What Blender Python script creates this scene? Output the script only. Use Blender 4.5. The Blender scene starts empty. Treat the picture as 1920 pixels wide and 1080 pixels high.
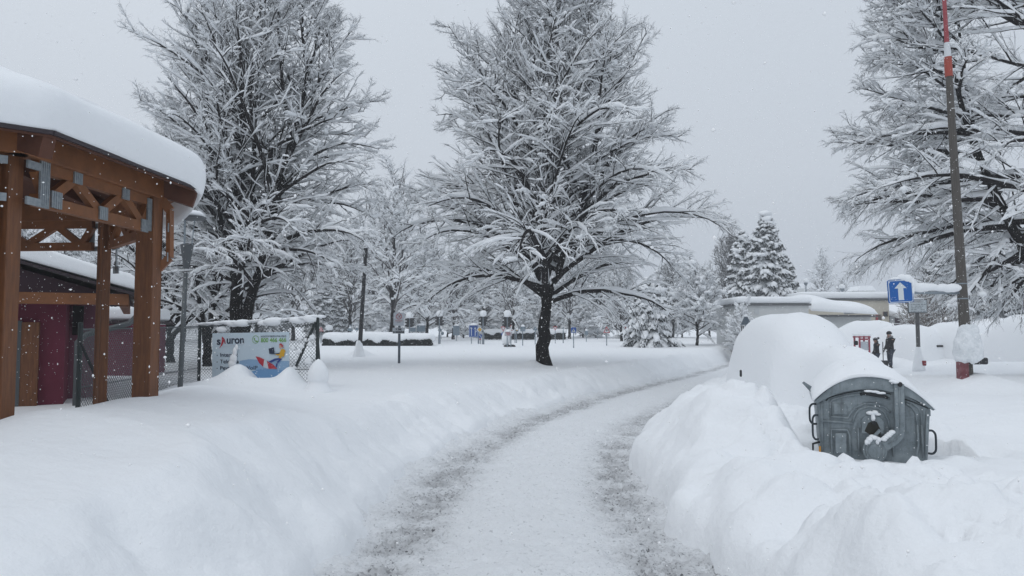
HAZE = .0015
import bpy, bmesh, math, random
import numpy as np
from mathutils import Vector, Matrix
random.seed(7)
RNG = np.random.default_rng(11)
SC = bpy.context.scene
COL = SC.collection
PI = math.pi
# ------------------------------------------------------------ camera numbers
CAMZ = 1.75
FPX = 1420.0
PITCH = math.atan(82 / 1420)

def ray(px, py):
    x = (px - 960) / FPX
    z = (540 - py) / FPX
    d = np.array([x, math.cos(PITCH) - z * math.sin(PITCH), math.sin(PITCH) + z * math.cos(PITCH)])
    return d / d[1]

def at(px, py, d):
    r = ray(px, py)
    return Vector((r[0] * d, d, CAMZ + r[2] * d))

# ------------------------------------------------------------ noise
def _hash(ix, iy, s):
    h = (ix * 374761393 + iy * 668265263 + s * 1442695041) & 0xffffffff
    h = ((h ^ (h >> 13)) * 1274126177) & 0xffffffff
    return ((h ^ (h >> 16)) & 0xffff) / 65535.0

def vnoise(x, y, s=0):
    x = np.asarray(x, float); y = np.asarray(y, float)
    ix = np.floor(x).astype(np.int64); iy = np.floor(y).astype(np.int64)
    fx = x - ix; fy = y - iy
    fx = fx * fx * fx * (fx * (fx * 6 - 15) + 10); fy = fy * fy * fy * (fy * (fy * 6 - 15) + 10)
    a = _hash(ix, iy, s); b = _hash(ix + 1, iy, s); c = _hash(ix, iy + 1, s); d = _hash(ix + 1, iy + 1, s)
    return (a + (b - a) * fx) * (1 - fy) + (c + (d - c) * fx) * fy

def fbm(x, y, scale, octv=4, s=0, gain=.5):
    """about -0.5 .. 0.5"""
    t = 0; amp = 1; tot = 0
    x = np.asarray(x, float) / scale; y = np.asarray(y, float) / scale
    for k in range(octv):
        t = t + amp * (vnoise(x, y, s + k * 17) - .5)
        tot += amp; amp *= gain
        x = x * 1.93 + y * .31 + 13.1; y = y * 1.93 - x * .17 + 7.7
    return t / tot * 1.4

def sstep(a, b, v):
    t = np.clip((np.asarray(v, float) - a) / (b - a), 0, 1)
    return t * t * (3 - 2 * t)

# ------------------------------------------------------------ materials
MATS = {}
def mat(name, col, rough=.7, metal=0., spec=.5, noise=None, bump=None, stretch=None):
    """noise=(scale, second colour, contrast lo, hi), bump=(scale, strength, distance)"""
    if name in MATS: return MATS[name]
    m = bpy.data.materials.new(name); m.use_nodes = True
    nt = m.node_tree; b = nt.nodes['Principled BSDF']
    b.inputs['Base Color'].default_value = (*col, 1); b.inputs['Roughness'].default_value = rough
    b.inputs['Metallic'].default_value = metal; b.inputs['Specular IOR Level'].default_value = spec
    tc = nt.nodes.new('ShaderNodeTexCoord'); src = tc.outputs['Object']
    if stretch:
        mp = nt.nodes.new('ShaderNodeMapping'); mp.inputs['Scale'].default_value = stretch
        nt.links.new(src, mp.inputs['Vector']); src = mp.outputs['Vector']
    if noise:
        n = nt.nodes.new('ShaderNodeTexNoise'); n.inputs['Scale'].default_value = noise[0]; n.inputs['Detail'].default_value = 6
        n.inputs['Roughness'].default_value = .65
        nt.links.new(src, n.inputs['Vector'])
        r = nt.nodes.new('ShaderNodeValToRGB')
        r.color_ramp.elements[0].position = noise[2]; r.color_ramp.elements[1].position = noise[3]
        r.color_ramp.elements[0].color = (*col, 1); r.color_ramp.elements[1].color = (*noise[1], 1)
        nt.links.new(n.outputs['Fac'], r.inputs['Fac']); nt.links.new(r.outputs['Color'], b.inputs['Base Color'])
    if bump:
        n2 = nt.nodes.new('ShaderNodeTexNoise'); n2.inputs['Scale'].default_value = bump[0]; n2.inputs['Detail'].default_value = 5
        nt.links.new(src, n2.inputs['Vector'])
        bp = nt.nodes.new('ShaderNodeBump'); bp.inputs['Strength'].default_value = bump[1]; bp.inputs['Distance'].default_value = bump[2]
        nt.links.new(n2.outputs['Fac'], bp.inputs['Height']); nt.links.new(bp.outputs['Normal'], b.inputs['Normal'])
    MATS[name] = m
    return m

SNOW = mat('snow', (.86, .875, .89), .85, spec=.25, bump=(14, .25, .03))
SNOWT = mat('snow_on_twigs', (.86, .875, .89), .9, spec=.1)
BARK = mat('bark', (.007, .006, .006), .95, spec=.06, noise=(9, (.02, .017, .015), .4, .7), bump=(22, .8, .02))
TWIG = mat('twig_bark', (.020, .017, .017), .95, spec=.05)
TWIGB = mat('hazed_twig_bark', (.085, .08, .08), .9, spec=.15)  # background twigs, paler than twig_bark: distance haze painted into the colour
NEEDLE = mat('needles', (.008, .013, .012), .8, spec=.15, noise=(3, (.018, .026, .023), .4, .7))
WOOD = mat('stained_timber', (.10, .036, .012), .6, noise=(7, (.21, .077, .024), .3, .75), bump=(30, .25, .006), stretch=(6, 6, .7))
WOODB = mat('stained_beam_timber', (.145, .052, .015), .6, noise=(5, (.25, .092, .027), .3, .75), bump=(25, .2, .006))
WOODD = mat('dark_boarding', (.075, .026, .014), .75, noise=(6, (.12, .042, .02), .3, .75), bump=(25, .2, .006))
EDGE = mat('roof_edge_metal', (.04, .03, .035), .5, metal=.3)
GALV = mat('galvanised_steel', (.24, .27, .29), .5, metal=.55, noise=(30, (.36, .39, .41), .35, .7))
MAGENTA = mat('magenta_render', (.12, .013, .033), .8, noise=(4, (.15, .02, .045), .3, .7))
PINK = mat('pale_magenta_render', (.20, .075, .11), .8)
DARK = mat('dark_void', (.012, .011, .012), .9)
ZINC = mat('zinc_pipe', (.085, .095, .10), .5, metal=.3)
BLACK = mat('black_paint', (.012, .013, .015), .55)
GREYP = mat('grey_paint', (.20, .23, .26), .6)
POST = mat('galvanised_post', (.24, .28, .31), .5, metal=.3)

# ------------------------------------------------------------ object helpers
def link(name, me, m=None, parent=None):
    o = bpy.data.objects.new(name, me); COL.objects.link(o)
    if m is not None:
        for mm in (m if isinstance(m, (list, tuple)) else [m]): me.materials.append(mm)
    if parent is not None: o.parent = parent
    return o

def tag(o, label=None, cat=None, group=None, kind=None):
    if label: o['label'] = label
    if cat: o['category'] = cat
    if group: o['group'] = group
    if kind: o['kind'] = kind
    return o

def thing(name, label, cat, loc=(0, 0, 0), rz=0, group=None):
    o = bpy.data.objects.new(name, None); COL.objects.link(o)
    o.location = loc; o.rotation_euler = (0, 0, rz); o.empty_display_size = .2
    return tag(o, label, cat, group)

def kids(o): return [c for c in bpy.data.objects if c.parent == o]
def copy_tree(o, parent=None):
    c = o.copy(); COL.objects.link(c)
    if parent is not None: c.parent = parent
    for ch in KIDS.get(o.name, []): copy_tree(ch, c)
    return c
KIDS = {}
def note_kids(o):
    ch = kids(o); KIDS[o.name] = ch
    for c in ch: note_kids(c)

def npmesh(name, V, F, smooth=True):
    """V (n,3), F list of (m,k) index arrays"""
    me = bpy.data.meshes.new(name)
    V = np.asarray(V, np.float32)
    if not isinstance(F, (list, tuple)): F = [F]
    F = [np.asarray(f, np.int32) for f in F if len(f)]
    me.vertices.add(len(V)); me.vertices.foreach_set('co', V.ravel())
    nl = sum(f.size for f in F); nf = sum(len(f) for f in F)
    me.loops.add(nl); me.loops.foreach_set('vertex_index', np.concatenate([f.ravel() for f in F]))
    me.polygons.add(nf)
    sizes = np.concatenate([np.full(len(f), f.shape[1], np.int32) for f in F])
    st = np.concatenate([[0], np.cumsum(sizes)[:-1]]).astype(np.int32)
    me.polygons.foreach_set('loop_start', st)
    me.polygons.foreach_set('use_smooth', np.full(nf, smooth))
    me.update(calc_edges=True)
    return me

class MB:
    """collects primitives; build() links ONE mesh object"""
    def __init__(s): s.v = []; s.f = []
    def add(s, vs, fs):
        n = len(s.v); s.v += [tuple(v) for v in vs]; s.f += [tuple(i + n for i in f) for f in fs]; return s
    def box(s, c, size, M=None, taper=1.0):
        x, y, z = [a / 2 for a in size]
        vs = [Vector((sx * x * (taper if sz > 0 else 1), sy * y * (taper if sz > 0 else 1), sz * z)) for sz in (-1, 1) for sx, sy in ((-1, -1), (1, -1), (1, 1), (-1, 1))]
        if M is not None: vs = [M @ v for v in vs]
        c = Vector(c)
        return s.add([v + c for v in vs], [(3, 2, 1, 0), (4, 5, 6, 7), (0, 1, 5, 4), (1, 2, 6, 5), (2, 3, 7, 6), (3, 0, 4, 7)])
    def bar(s, a, b, w, h, up=(0, 0, 1)):
        a = Vector(a); b = Vector(b); t = (b - a).normalized()
        up = Vector(up)
        if abs(t.dot(up)) > .98: up = Vector((1, 0, 0))
        sd = t.cross(up).normalized(); u = sd.cross(t).normalized()
        vs = []
        for p in (a, b):
            for i, j in ((-1, -1), (1, -1), (1, 1), (-1, 1)): vs.append(p + sd * i * w / 2 + u * j * h / 2)
        return s.add(vs, [(3, 2, 1, 0), (4, 5, 6, 7), (0, 1, 5, 4), (1, 2, 6, 5), (2, 3, 7, 6), (3, 0, 4, 7)])
    def tube(s, pts, r, n=10, cap=True):
        pts = [Vector(p) for p in pts]
        rs = r if isinstance(r, (list, tuple)) else [r] * len(pts)
        k0 = len(s.v); prev = None; vs = []; fs = []
        for i, p in enumerate(pts):
            t = (pts[min(i + 1, len(pts) - 1)] - pts[max(i - 1, 0)]).normalized()
            if prev is None:
                ref = Vector((0, 0, 1)) if abs(t.z) < .9 else Vector((1, 0, 0))
                u = t.cross(ref).normalized()
            else:
                u = (prev - t * prev.dot(t)).normalized()
            prev = u; w = t.cross(u)
            for j in range(n):
                a = 2 * PI * j / n
                vs.append(p + (u * math.cos(a) + w * math.sin(a)) * rs[i])
        for i in range(len(pts) - 1):
            for j in range(n):
                a = i * n + j; b = i * n + (j + 1) % n
                fs.append((a, b, b + n, a + n))
        if cap:
            fs.append(tuple(range(n - 1, -1, -1))); m = (len(pts) - 1) * n; fs.append(tuple(range(m, m + n)))
        return s.add(vs, fs)
    def prism(s, outline, y0, y1, axes=(0, 2, 1), o=(0, 0, 0)):
        """outline of (a,b) extruded along the third axis"""
        n = len(outline); vs = []
        for t in (y0, y1):
            for a, b in outline:
                v = [0, 0, 0]; v[axes[0]] = a; v[axes[1]] = b; v[axes[2]] = t
                vs.append((v[0] + o[0], v[1] + o[1], v[2] + o[2]))
        fs = [tuple(range(n)), tuple(range(2 * n - 1, n - 1, -1))]
        for i in range(n):
            j = (i + 1) % n; fs.append((j, i, i + n, j + n))
        return s.add(vs, fs)
    def lathe(s, prof, n=24, o=(0, 0, 0)):
        vs = []; fs = []
        for r, z in prof:
            for j in range(n):
                a = 2 * PI * j / n; vs.append((o[0] + r * math.cos(a), o[1] + r * math.sin(a), o[2] + z))
        for i in range(len(prof) - 1):
            for j in range(n):
                a = i * n + j; b = i * n + (j + 1) % n; fs.append((a, b, b + n, a + n))
        fs.append(tuple(range(n - 1, -1, -1))); m = (len(prof) - 1) * n; fs.append(tuple(range(m, m + n)))
        return s.add(vs, fs)
    def build(s, name, m=None, parent=None, smooth=False, bevel=0, seg=2, angle=None):
        me = bpy.data.meshes.new(name); me.from_pydata(s.v, [], s.f); me.update()
        bm = bmesh.new(); bm.from_mesh(me)
        bmesh.ops.recalc_face_normals(bm, faces=bm.faces)
        if bevel:
            es = [e for e in bm.edges if len(e.link_faces) == 2 and e.calc_face_angle(0) > .5]
            try: bmesh.ops.bevel(bm, geom=es, offset=bevel, segments=seg, affect='EDGES', profile=.5, clamp_overlap=True)
            except Exception: pass
        bm.to_mesh(me); bm.free()
        if smooth:
            me.polygons.foreach_set('use_smooth', np.full(len(me.polygons), True))
            if angle is not None: me.set_sharp_from_angle(angle=angle)
        return link(name, me, m, parent)

# batch of tubes -------------------------------------------------------------
def tubes(P, R, S, squash=None):
    """P (N,K,3) R (N,K) -> verts, quads.  squash=(lateral (N,K), vertical (N,K)) makes flattened snow ridges"""
    N, K, _ = P.shape
    T = np.gradient(P, axis=1); T /= np.linalg.norm(T, axis=2, keepdims=True) + 1e-9
    ref = np.zeros_like(T); vert = np.abs(T[..., 2]) > .92
    ref[..., 2] = np.where(vert, 0, 1); ref[..., 0] = np.where(vert, 1, 0)
    U = np.cross(T, ref); U /= np.linalg.norm(U, axis=2, keepdims=True) + 1e-9
    W = np.cross(U, T)
    a = np.arange(S) * 2 * PI / S
    ca = np.cos(a)[None, None, :, None]; sa = np.sin(a)[None, None, :, None]
    if squash is None: ru = rw = R[:, :, None, None]
    else: ru, rw = squash[0][:, :, None, None], squash[1][:, :, None, None]
    V = P[:, :, None, :] + ru * ca * U[:, :, None, :] + rw * sa * W[:, :, None, :]
    idx = np.arange(N * K * S).reshape(N, K, S)
    A = idx[:, :-1, :]; B = idx[:, 1:, :]
    A2 = np.roll(A, -1, 2); B2 = np.roll(B, -1, 2)
    F = np.stack([A, A2, B2, B], -1).reshape(-1, 4)
    return V.reshape(-1, 3), F

class Cat:
    def __init__(s): s.V = []; s.F = []; s.n = 0
    def add(s, V, F):
        s.V.append(V); s.F.append(F + s.n); s.n += len(V)
    def mesh(s, name, smooth=True):
        if not s.V: s.V = [np.zeros((3, 3))]; s.F = [np.array([[0, 1, 2]])]
        by = {}
        for f in s.F: by.setdefault(f.shape[1], []).append(f)
        return npmesh(name, np.concatenate(s.V), [np.concatenate(x) for x in by.values()], smooth)

def ico(sub=1):
    bm = bmesh.new(); bmesh.ops.create_icosphere(bm, subdivisions=sub, radius=1)
    bm.verts.ensure_lookup_table()
    V = np.array([v.co[:] for v in bm.verts]); F = np.array([[v.index for v in f.verts] for f in bm.faces]); bm.free()
    return V, F
ICO0 = ico(1); ICO1 = ico(2)

def blobs(C, S, jit, rng, base=ICO0, rot=True):
    """C (N,3) centres, S (N,3) scales -> lumpy blobs"""
    V0, F0 = base; N = len(C)
    V = V0[None] * (1 + jit * rng.normal(0, 1, (N, len(V0), 1))) * S[:, None, :]
    if rot:
        a = rng.uniform(0, 2 * PI, N); c, s_ = np.cos(a)[:, None], np.sin(a)[:, None]
        x = V[..., 0] * c - V[..., 1] * s_; y = V[..., 0] * s_ + V[..., 1] * c
        V = np.stack([x, y, V[..., 2]], -1)
    V = V + C[:, None, :]
    F = (F0[None] + (np.arange(N) * len(V0))[:, None, None]).reshape(-1, 3)
    return V.reshape(-1, 3), F

def smoothrows(prof, n):
    """resample a polyline by Catmull-Rom"""
    P = np.array(prof, float); t = np.linspace(0, len(P) - 1, n); out = []
    for u in t:
        i = min(int(u), len(P) - 2); f = u - i
        p0 = P[max(i - 1, 0)]; p1 = P[i]; p2 = P[i + 1]; p3 = P[min(i + 2, len(P) - 1)]
        out.append(.5 * ((2 * p1) + (-p0 + p2) * f + (2 * p0 - 5 * p1 + 4 * p2 - p3) * f * f + (-p0 + 3 * p1 - 3 * p2 + p3) * f ** 3))
    return np.array(out)
# ============================================================ TERRAIN
CY = np.array([-12, 0, 5.5, 9, 12, 14.5, 18, 21, 28, 32, 40, 60, 170.])
CX = np.array([0.1, .1, .1, .15, .65, 1.3, 2.7, 3.9, 7.2, 9.0, 12.5, 21, 70.])
def road_c(y):
    y = np.asarray(y, float)
    s = 0
    for dy in (-1.6, -.8, 0, .8, 1.6): s = s + np.interp(y + dy, CY, CX)
    return s / 5
def road_u(x, y):
    sl = (road_c(np.asarray(y) + .3) - road_c(np.asarray(y) - .3)) / .6
    return (x - road_c(y)) / np.sqrt(1 + sl * sl)

def bump2(x, y, cx, cy, rl, rr, rn, rf, p=.8):
    """rounded mound with separate radii left/right/near/far"""
    dx = (x - cx) / np.where(x < cx, rl, rr); dy = (y - cy) / np.where(y < cy, rn, rf)
    r2 = dx * dx + dy * dy
    return np.clip(1 - r2 ** .72, 0, 1) ** p
def worley(x, y, sc, s=0):
    x = np.asarray(x, float) / sc; y = np.asarray(y, float) / sc
    ix = np.floor(x).astype(np.int64); iy = np.floor(y).astype(np.int64); d = np.full(x.shape, 9.)
    for i in (-1, 0, 1):
        for j in (-1, 0, 1):
            px = ix + i + .15 + .7 * _hash(ix + i, iy + j, s); py = iy + j + .15 + .7 * _hash(ix + i, iy + j, s + 7)
            d = np.minimum(d, (px - x) ** 2 + (py - y) ** 2)
    return np.sqrt(d)
def clods(x, y, sc, s=0):
    wx = x + sc * .5 * fbm(x, y, sc * .8, 2, s + 3); wy = y + sc * .5 * fbm(x, y, sc * .8, 2, s + 5)
    return np.sqrt(np.clip(1 - (worley(wx, wy, sc, s) / .75) ** 2, 0, 1)) - .5
def gau(x, y, cx, cy, rx, ry):
    return np.exp(-((x - cx) / rx) ** 2 - ((y - cy) / ry) ** 2)
def smax(a, b, k=.12):
    h = np.clip(.5 + .5 * (a - b) / k, 0, 1)
    return b + (a - b) * h + k * h * (1 - h)

def ground_z(x, y):
    x = np.asarray(x, float); y = np.asarray(y, float)
    u = road_u(x, y)
    z = np.interp(y, [-12, 26, 50, 70, 100, 200], [.60, .60, .95, 1.08, 1.22, 1.3])
    # rolling snow surface
    near = sstep(60, 15, y)
    z = z + .10 * fbm(x, y, 5.5, 3, 3) * (.4 + .6 * near) + .035 * fbm(x * .7, y * 1.6, 1.1, 3, 9) * near
    # drift piled in front of the gazebo
    ax = np.interp(y, [2, 5, 7.5, 11, 14, 18], [-3.4, -3.35, -3.45, -4.5, -5.6, -7])
    amp = np.interp(y, [1.5, 3.2, 4.4, 5.6, 7.6, 11, 14, 17.5], [0, .10, .36, .58, .55, .38, .12, 0])
    dx = x - ax
    z = z + amp * np.where(dx > 0, np.exp(-np.clip(np.abs(dx) / 1.75, 0, 9) ** 1.5), np.exp(-(dx / 1.1) ** 2))
    z = z - .25 * gau(x, y, -6.6, 7, 2.0, 2.4)
    # right hand field is a little lower and rougher
    right = sstep(1.0, 2.4, u) * sstep(20, 11, y)
    z = z - .06 * right + right * .12 * fbm(x, y, .9, 4, 21)
    # ---- ploughed mounds on the right of the road
    wx = x + .22 * fbm(x, y, .9, 3, 31); wy = y + .22 * fbm(x, y, .9, 3, 37)
    lump = fbm(x, y, .55, 4, 41)
    m1 = 1.10 * bump2(wx, wy, 2.66, 8.75, 1.75, .55, 2.1, 3.0, .95) * (1 + .16 * lump)
    m1b = .86 * bump2(wx, wy, 3.35, 11.8, 1.7, 1.2, 2.6, 2.8, .9) * (1 + .2 * lump)
    m2 = .69 * bump2(wx, wy, 2.35, 6.65, 1.35, 1.5, 1.0, .75, .8) * (1 + .16 * lump)
    m3 = .86 * bump2(wx, wy, 2.75, 4.1, 1.95, 4.2, 1.3, 1.1, .75) * (1 + .13 * lump)
    z0 = z
    z = smax(smax(smax(smax(z, m1, .10), m1b, .12), m2, .10), m3, .10)
    mm = sstep(.05, .3, np.maximum(np.maximum(m1, m1b), np.maximum(m2, m3)))
    brk = sstep(-.12, .25, fbm(x, y, 1.1, 3, 141))
    z = z + mm * (.10 * fbm(x, y, .42, 3, 131) + (.06 + .11 * brk) * clods(x, y, .36, 133) + .055 * brk * clods(x, y, .14, 139) + .02 * fbm(x, y, .11, 3, 137))
    # gully between the two front mounds
    z = z - .26 * gau(x, y, 1.75, 5.35, .85, .30) * sstep(3.2, 2.0, x)
    # trodden hole beside the bin, clear gap around it
    z = z - .44 * bump2(x + .12 * fbm(x, y, .3, 3, 52), y + .12 * fbm(x, y, .3, 3, 53), 4.62, 8.35, .42, .42, .62, .55, .45) * (1 + .5 * fbm(x, y, .25, 3, 51) + .5 * clods(x, y, .17, 55)) - .14 * gau(x, y, 5.15, 8.2, .18, .2) - .10 * gau(x, y, 4.95, 7.75, .16, .2)
    z = z - .16 * gau(x, y, 3.0, 7.35, .16, .5)
    wnd = sstep(2.9, 3.15, x) * sstep(4.5, 4.2, x) * sstep(6.75, 7.05, y) * sstep(9.2, 8.8, y)
    z = z - np.maximum(z - np.where(y < 7.5, .53, .47), 0) * wnd
    # lumps thrown against the front of the bin
    for cx, cy, r, h in ((3.38, 7.18, .15, .09), (3.9, 7.12, .15, .08), (3.66, 7.1, .15, .03), (4.2, 7.2, .14, .07)):
        z = z + h * gau(x, y, cx, cy, r, r * .8)
    # small pits in the near mound (clods)
    for cx, cy, r, h in ((2.75, 4.55, .07, .05), (2.95, 4.62, .06, .05), (3.15, 4.5, .08, .03), (2.6, 4.5, .05, .04), (3.0, 3.6, .05, .06), (2.9, 4.1, .06, .03)):
        z = z - h * gau(x, y, cx, cy, r, r * .7) + h * .9 * gau(x, y, cx + r * 1.3, cy + r, r, r)
    rr = random.Random(77)
    near_ = (x > .8) & (x < 6.5) & (y > 2.6) & (y < 11)
    if near_.any():
        xn, yn = x[near_], y[near_]; add = np.zeros_like(xn)
        for k in range(150):
            cy = rr.uniform(2.9, 10); cx = rr.uniform(.9, 2.6) + cy * .16 + rr.random() ** 2 * 1.6; r = rr.uniform(.045, .13); h = rr.uniform(-.03, .065) * (r / .09)
            if 2.95 < cx < 4.4 and 6.9 < cy < 9: continue
            q = ((xn - cx) / r) ** 2 + ((yn - cy) / (r * rr.uniform(.7, 1.3))) ** 2
            add += h * np.clip(1 - q * .5, 0, 1) ** (.7 if h > 0 else 1.2)
        for k in range(70):
            cy = rr.uniform(3.0, 12); cx = rr.uniform(1.2, 2.5) + cy * .13 + rr.random() ** 2 * 1.2; r = rr.uniform(.10, .26); h = rr.uniform(.03, .10)
            if 2.9 < cx < 4.5 and 6.8 < cy < 9.2: continue
            ang = rr.uniform(0, 3); ca, sa = math.cos(ang), math.sin(ang); ux, uy = (xn - cx) * ca + (yn - cy) * sa, (yn - cy) * ca - (xn - cx) * sa
            q = np.abs(ux / r) ** 2.6 + np.abs(uy / (r * .65)) ** 2.6
            add += h * np.clip(1 - q, 0, 1) ** .55
        z = z.copy(); z[near_] += add * sstep(1.45, 1.8, u[near_])
    # round the pole and the trunk
    z = z + .36 * gau(x, y, 9.75, 16.0, .75, .75) - .12 * gau(x, y, 8.6, 15.6, 1.3, 1.0)
    z = z + .20 * gau(x, y, 0.72, 26.2, .35, .5)
    z = z + .35 * gau(x, y, -6.7, 33.6, .45, .5)
    # drifts against the banner, under the fence
    z = z + .34 * gau(x, y, -5.62, 15.7, .34, .5) + .30 * gau(x, y, -4.44, 15.3, .20, .5) + .20 * gau(x, y, -5.2, 15.1, 1.1, .6)
    z = z - .14 * gau(x, y, -5.08, 15.6, .2, .4)
    # cleared parking place round the two people
    z = z - .62 * gau(x, y, 16.4, 33.0, 4.6, 2.6) - .35 * gau(x, y, 13.5, 27.5, 3.0, 5.0)
    # footprints trail across the far field
    tr = np.exp(-((y - (31 + 1.1 * (x - 8))) / 1.4) ** 2) * sstep(2, 5, x) * sstep(14, 10, x)
    z = z + tr * .12 * fbm(x, y, .45, 3, 61)
    # ---- road trench with broken, lumpy banks
    edge = 1.40 - np.where(u > 0, .24 * np.exp(-((y - 9.6) / 2.8) ** 2), 0) + .30 * fbm(x, y, 1.3, 3, 71) + .10 * fbm(x, y, .35, 2, 75)
    lw = np.interp(y, [0, 6, 14, 30], [.95, 1.3, 1.3, .9])
    rw = np.interp(y, [0, 6, 9, 14, 30], [.55, .6, .75, .9, .8])
    w = np.where(u < 0, lw, rw) * (1 + .5 * fbm(x, y, 1.7, 3, 81))
    t = (np.abs(u) - edge) / w
    t2 = np.clip(t, 0, 1)
    kk = np.where(u < 0, .40, .75)
    f = np.sqrt(1 - (1 - t2) ** 2) * kk + t2 * t2 * (3 - 2 * t2) * (1 - kk)
    face = np.exp(-((t - .45) / .5) ** 2)
    farfade = sstep(75, 40, y)
    f = 1 - (1 - f) * farfade
    z = z * f + face * farfade * (.20 * fbm(x, y, .7, 4, 91) + .075 * sstep(-.15, .2, fbm(x, y, 1.3, 2, 151)) * clods(x, y, .30, 153) + .03 * clods(x, y, .11, 157))
    rim = np.exp(-((t - 1.05) / .35) ** 2) * farfade
    z = z + rim * .10 * (fbm(x, y, .9, 3, 99) + .35)
    z = z - .35 * sstep(.16, -.10, t) * farfade
    return z

def ground1(x, y): return float(ground_z(np.array([x]), np.array([y]))[0])
def ground_hit(px, py, d0=8, d1=120):
    r = ray(px, py); d = np.linspace(d0, d1, 3000)
    z = CAMZ + r[2] * d - np.maximum(ground_z(r[0] * d, d), 0)
    k = np.argmax(z < 0) if (z < 0).any() else len(d) - 1
    return float(d[k])

def axis(segs):
    out = [segs[0][0]]
    for a, b, s0, s1 in segs:
        t = 0; L = b - a; p = a
        while p < b - 1e-6:
            s = s0 + (s1 - s0) * (p - a) / L
            p = min(p + s, b); out.append(p)
    return np.array(out)
XS = axis([(-150, -40, 12, 2.0), (-40, -12, 2.0, .3), (-12, -5, .3, .06), (-5, 6, .045, .045), (6, 14, .06, .25), (14, 42, .3, 1.5), (42, 150, 1.5, 12)])
YS = axis([(-25, 1, 3, .4), (1, 2.6, .3, .05), (2.6, 9.5, .04, .045), (9.5, 20, .05, .14), (20, 45, .14, .35), (45, 80, .35, 2), (80, 165, 2, 8)])
GX, GY = np.meshgrid(XS, YS)
GZ = ground_z(GX, GY)
nx, ny = len(XS), len(YS)
ii = np.arange(nx * ny).reshape(ny, nx)
me = npmesh('snow_ground', np.stack([GX, GY, GZ], -1).reshape(-1, 3), np.stack([ii[:-1, :-1], ii[:-1, 1:], ii[1:, 1:], ii[1:, :-1]], -1).reshape(-1, 4))
SNOWG = mat('ground_snow', (.86, .875, .89), .8, spec=.3)
nt = SNOWG.node_tree; b = nt.nodes['Principled BSDF']
tc = nt.nodes.new('ShaderNodeTexCoord')
n1 = nt.nodes.new('ShaderNodeTexNoise'); n1.inputs['Scale'].default_value = 9; n1.inputs['Detail'].default_value = 9; n1.inputs['Roughness'].default_value = .6
nt.links.new(tc.outputs['Object'], n1.inputs['Vector'])
bp = nt.nodes.new('ShaderNodeBump'); bp.inputs['Strength'].default_value = .42; bp.inputs['Distance'].default_value = .06
nt.links.new(n1.outputs['Fac'], bp.inputs['Height']); nt.links.new(bp.outputs['Normal'], b.inputs['Normal'])
go = link('snow_ground', me, SNOWG)
tag(go, 'deep fresh white snow covering the ground and the ploughed banks', kind='structure')

# ---- the road: packed snow with two worn ruts
us = np.linspace(-1.95, 1.95, 150)
ys = axis([(1.5, 3, .1, .04), (3, 12, .03, .04), (12, 25, .05, .12), (25, 75, .15, .9)])
UU, YY = np.meshgrid(us, ys)
sl = (road_c(YY + .3) - road_c(YY - .3)) / .6; nrm = np.sqrt(1 + sl * sl)
RX = road_c(YY) + UU / nrm; RY = YY - UU * sl / nrm
lc = -1.0 + .10 * fbm(RY, RY * 0, 5, 2, 5); rc = 1.02 + .08 * fbm(RY, RY * 0, 6, 2, 8)
rutL = np.exp(-((UU - lc) / .29) ** 2); rutR = np.exp(-((UU - rc) / .29) ** 2)
edgen = fbm(RX, RY, .35, 4, 15)
dirt = np.exp(-((RX - 1.5) / .28) ** 2 - ((RY - 5.75) / .35) ** 2); rutR = np.maximum(rutR, dirt * 1.2)
rut = np.clip(np.maximum(rutL, rutR) * (1 + 1.6 * edgen), 0, 1)
chunk = fbm(RX, RY, .16, 4, 25, .6); chunk2 = fbm(RX, RY, .07, 3, 28, .6)
RZ = .02 + .045 * np.exp(-(UU / .55) ** 4) + .05 * fbm(RX, RY, .9, 3, 44) - .055 * rut + (.045 + .02 * rut) * chunk + .036 * (.55 + rut) * np.abs(chunk2) * 2
RZ = RZ + .05 * sstep(1.25, 1.7, np.abs(UU)) * (1 + chunk * 2)
n2_, m2_ = RX.shape
ii = np.arange(n2_ * m2_).reshape(n2_, m2_)
me = npmesh('road', np.stack([RX, RY, RZ], -1).reshape(-1, 3), np.stack([ii[:-1, :-1], ii[:-1, 1:], ii[1:, 1:], ii[1:, :-1]], -1).reshape(-1, 4))
att = me.attributes.new('rut', 'FLOAT', 'POINT'); att.data.foreach_set('value', rut.ravel().astype(np.float32))
RM = bpy.data.materials.new('packed_snow_road'); RM.use_nodes = True
nt = RM.node_tree; b = nt.nodes['Principled BSDF']; N = nt.nodes.new; L = nt.links.new
tc = N('ShaderNodeTexCoord'); ar = N('ShaderNodeAttribute'); ar.attribute_name = 'rut'
def nz(scale, det=5, rough=.6, vec=None, dist=0):
    n = N('ShaderNodeTexNoise'); n.inputs['Scale'].default_value = scale; n.inputs['Detail'].default_value = det; n.inputs['Roughness'].default_value = rough
    n.inputs['Distortion'].default_value = dist
    L(vec or tc.outputs['Object'], n.inputs['Vector']); return n.outputs['Fac']
def mr(v, a, b_, c=0, d=1):
    n = N('ShaderNodeMapRange'); n.inputs['From Min'].default_value = a; n.inputs['From Max'].default_value = b_; n.inputs['To Min'].default_value = c; n.inputs['To Max'].default_value = d
    L(v, n.inputs['Value']); return n.outputs['Result']
def mth(op, a, b_):
    n = N('ShaderNodeMath'); n.operation = op
    for i, q in enumerate((a, b_)):
        if isinstance(q, (int, float)): n.inputs[i].default_value = q
        else: L(q, n.inputs[i])
    return n.outputs[0]
def mixc(f, a, b_):
    n = N('ShaderNodeMix'); n.data_type = 'RGBA'
    if isinstance(f, (int, float)): n.inputs[0].default_value = f
    else: L(f, n.inputs[0])
    for i, q in ((6, a), (7, b_)):
        if isinstance(q, tuple): n.inputs[i].default_value = (*q, 1)
        else: L(q, n.inputs[i])
    return n.outputs[2]
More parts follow.
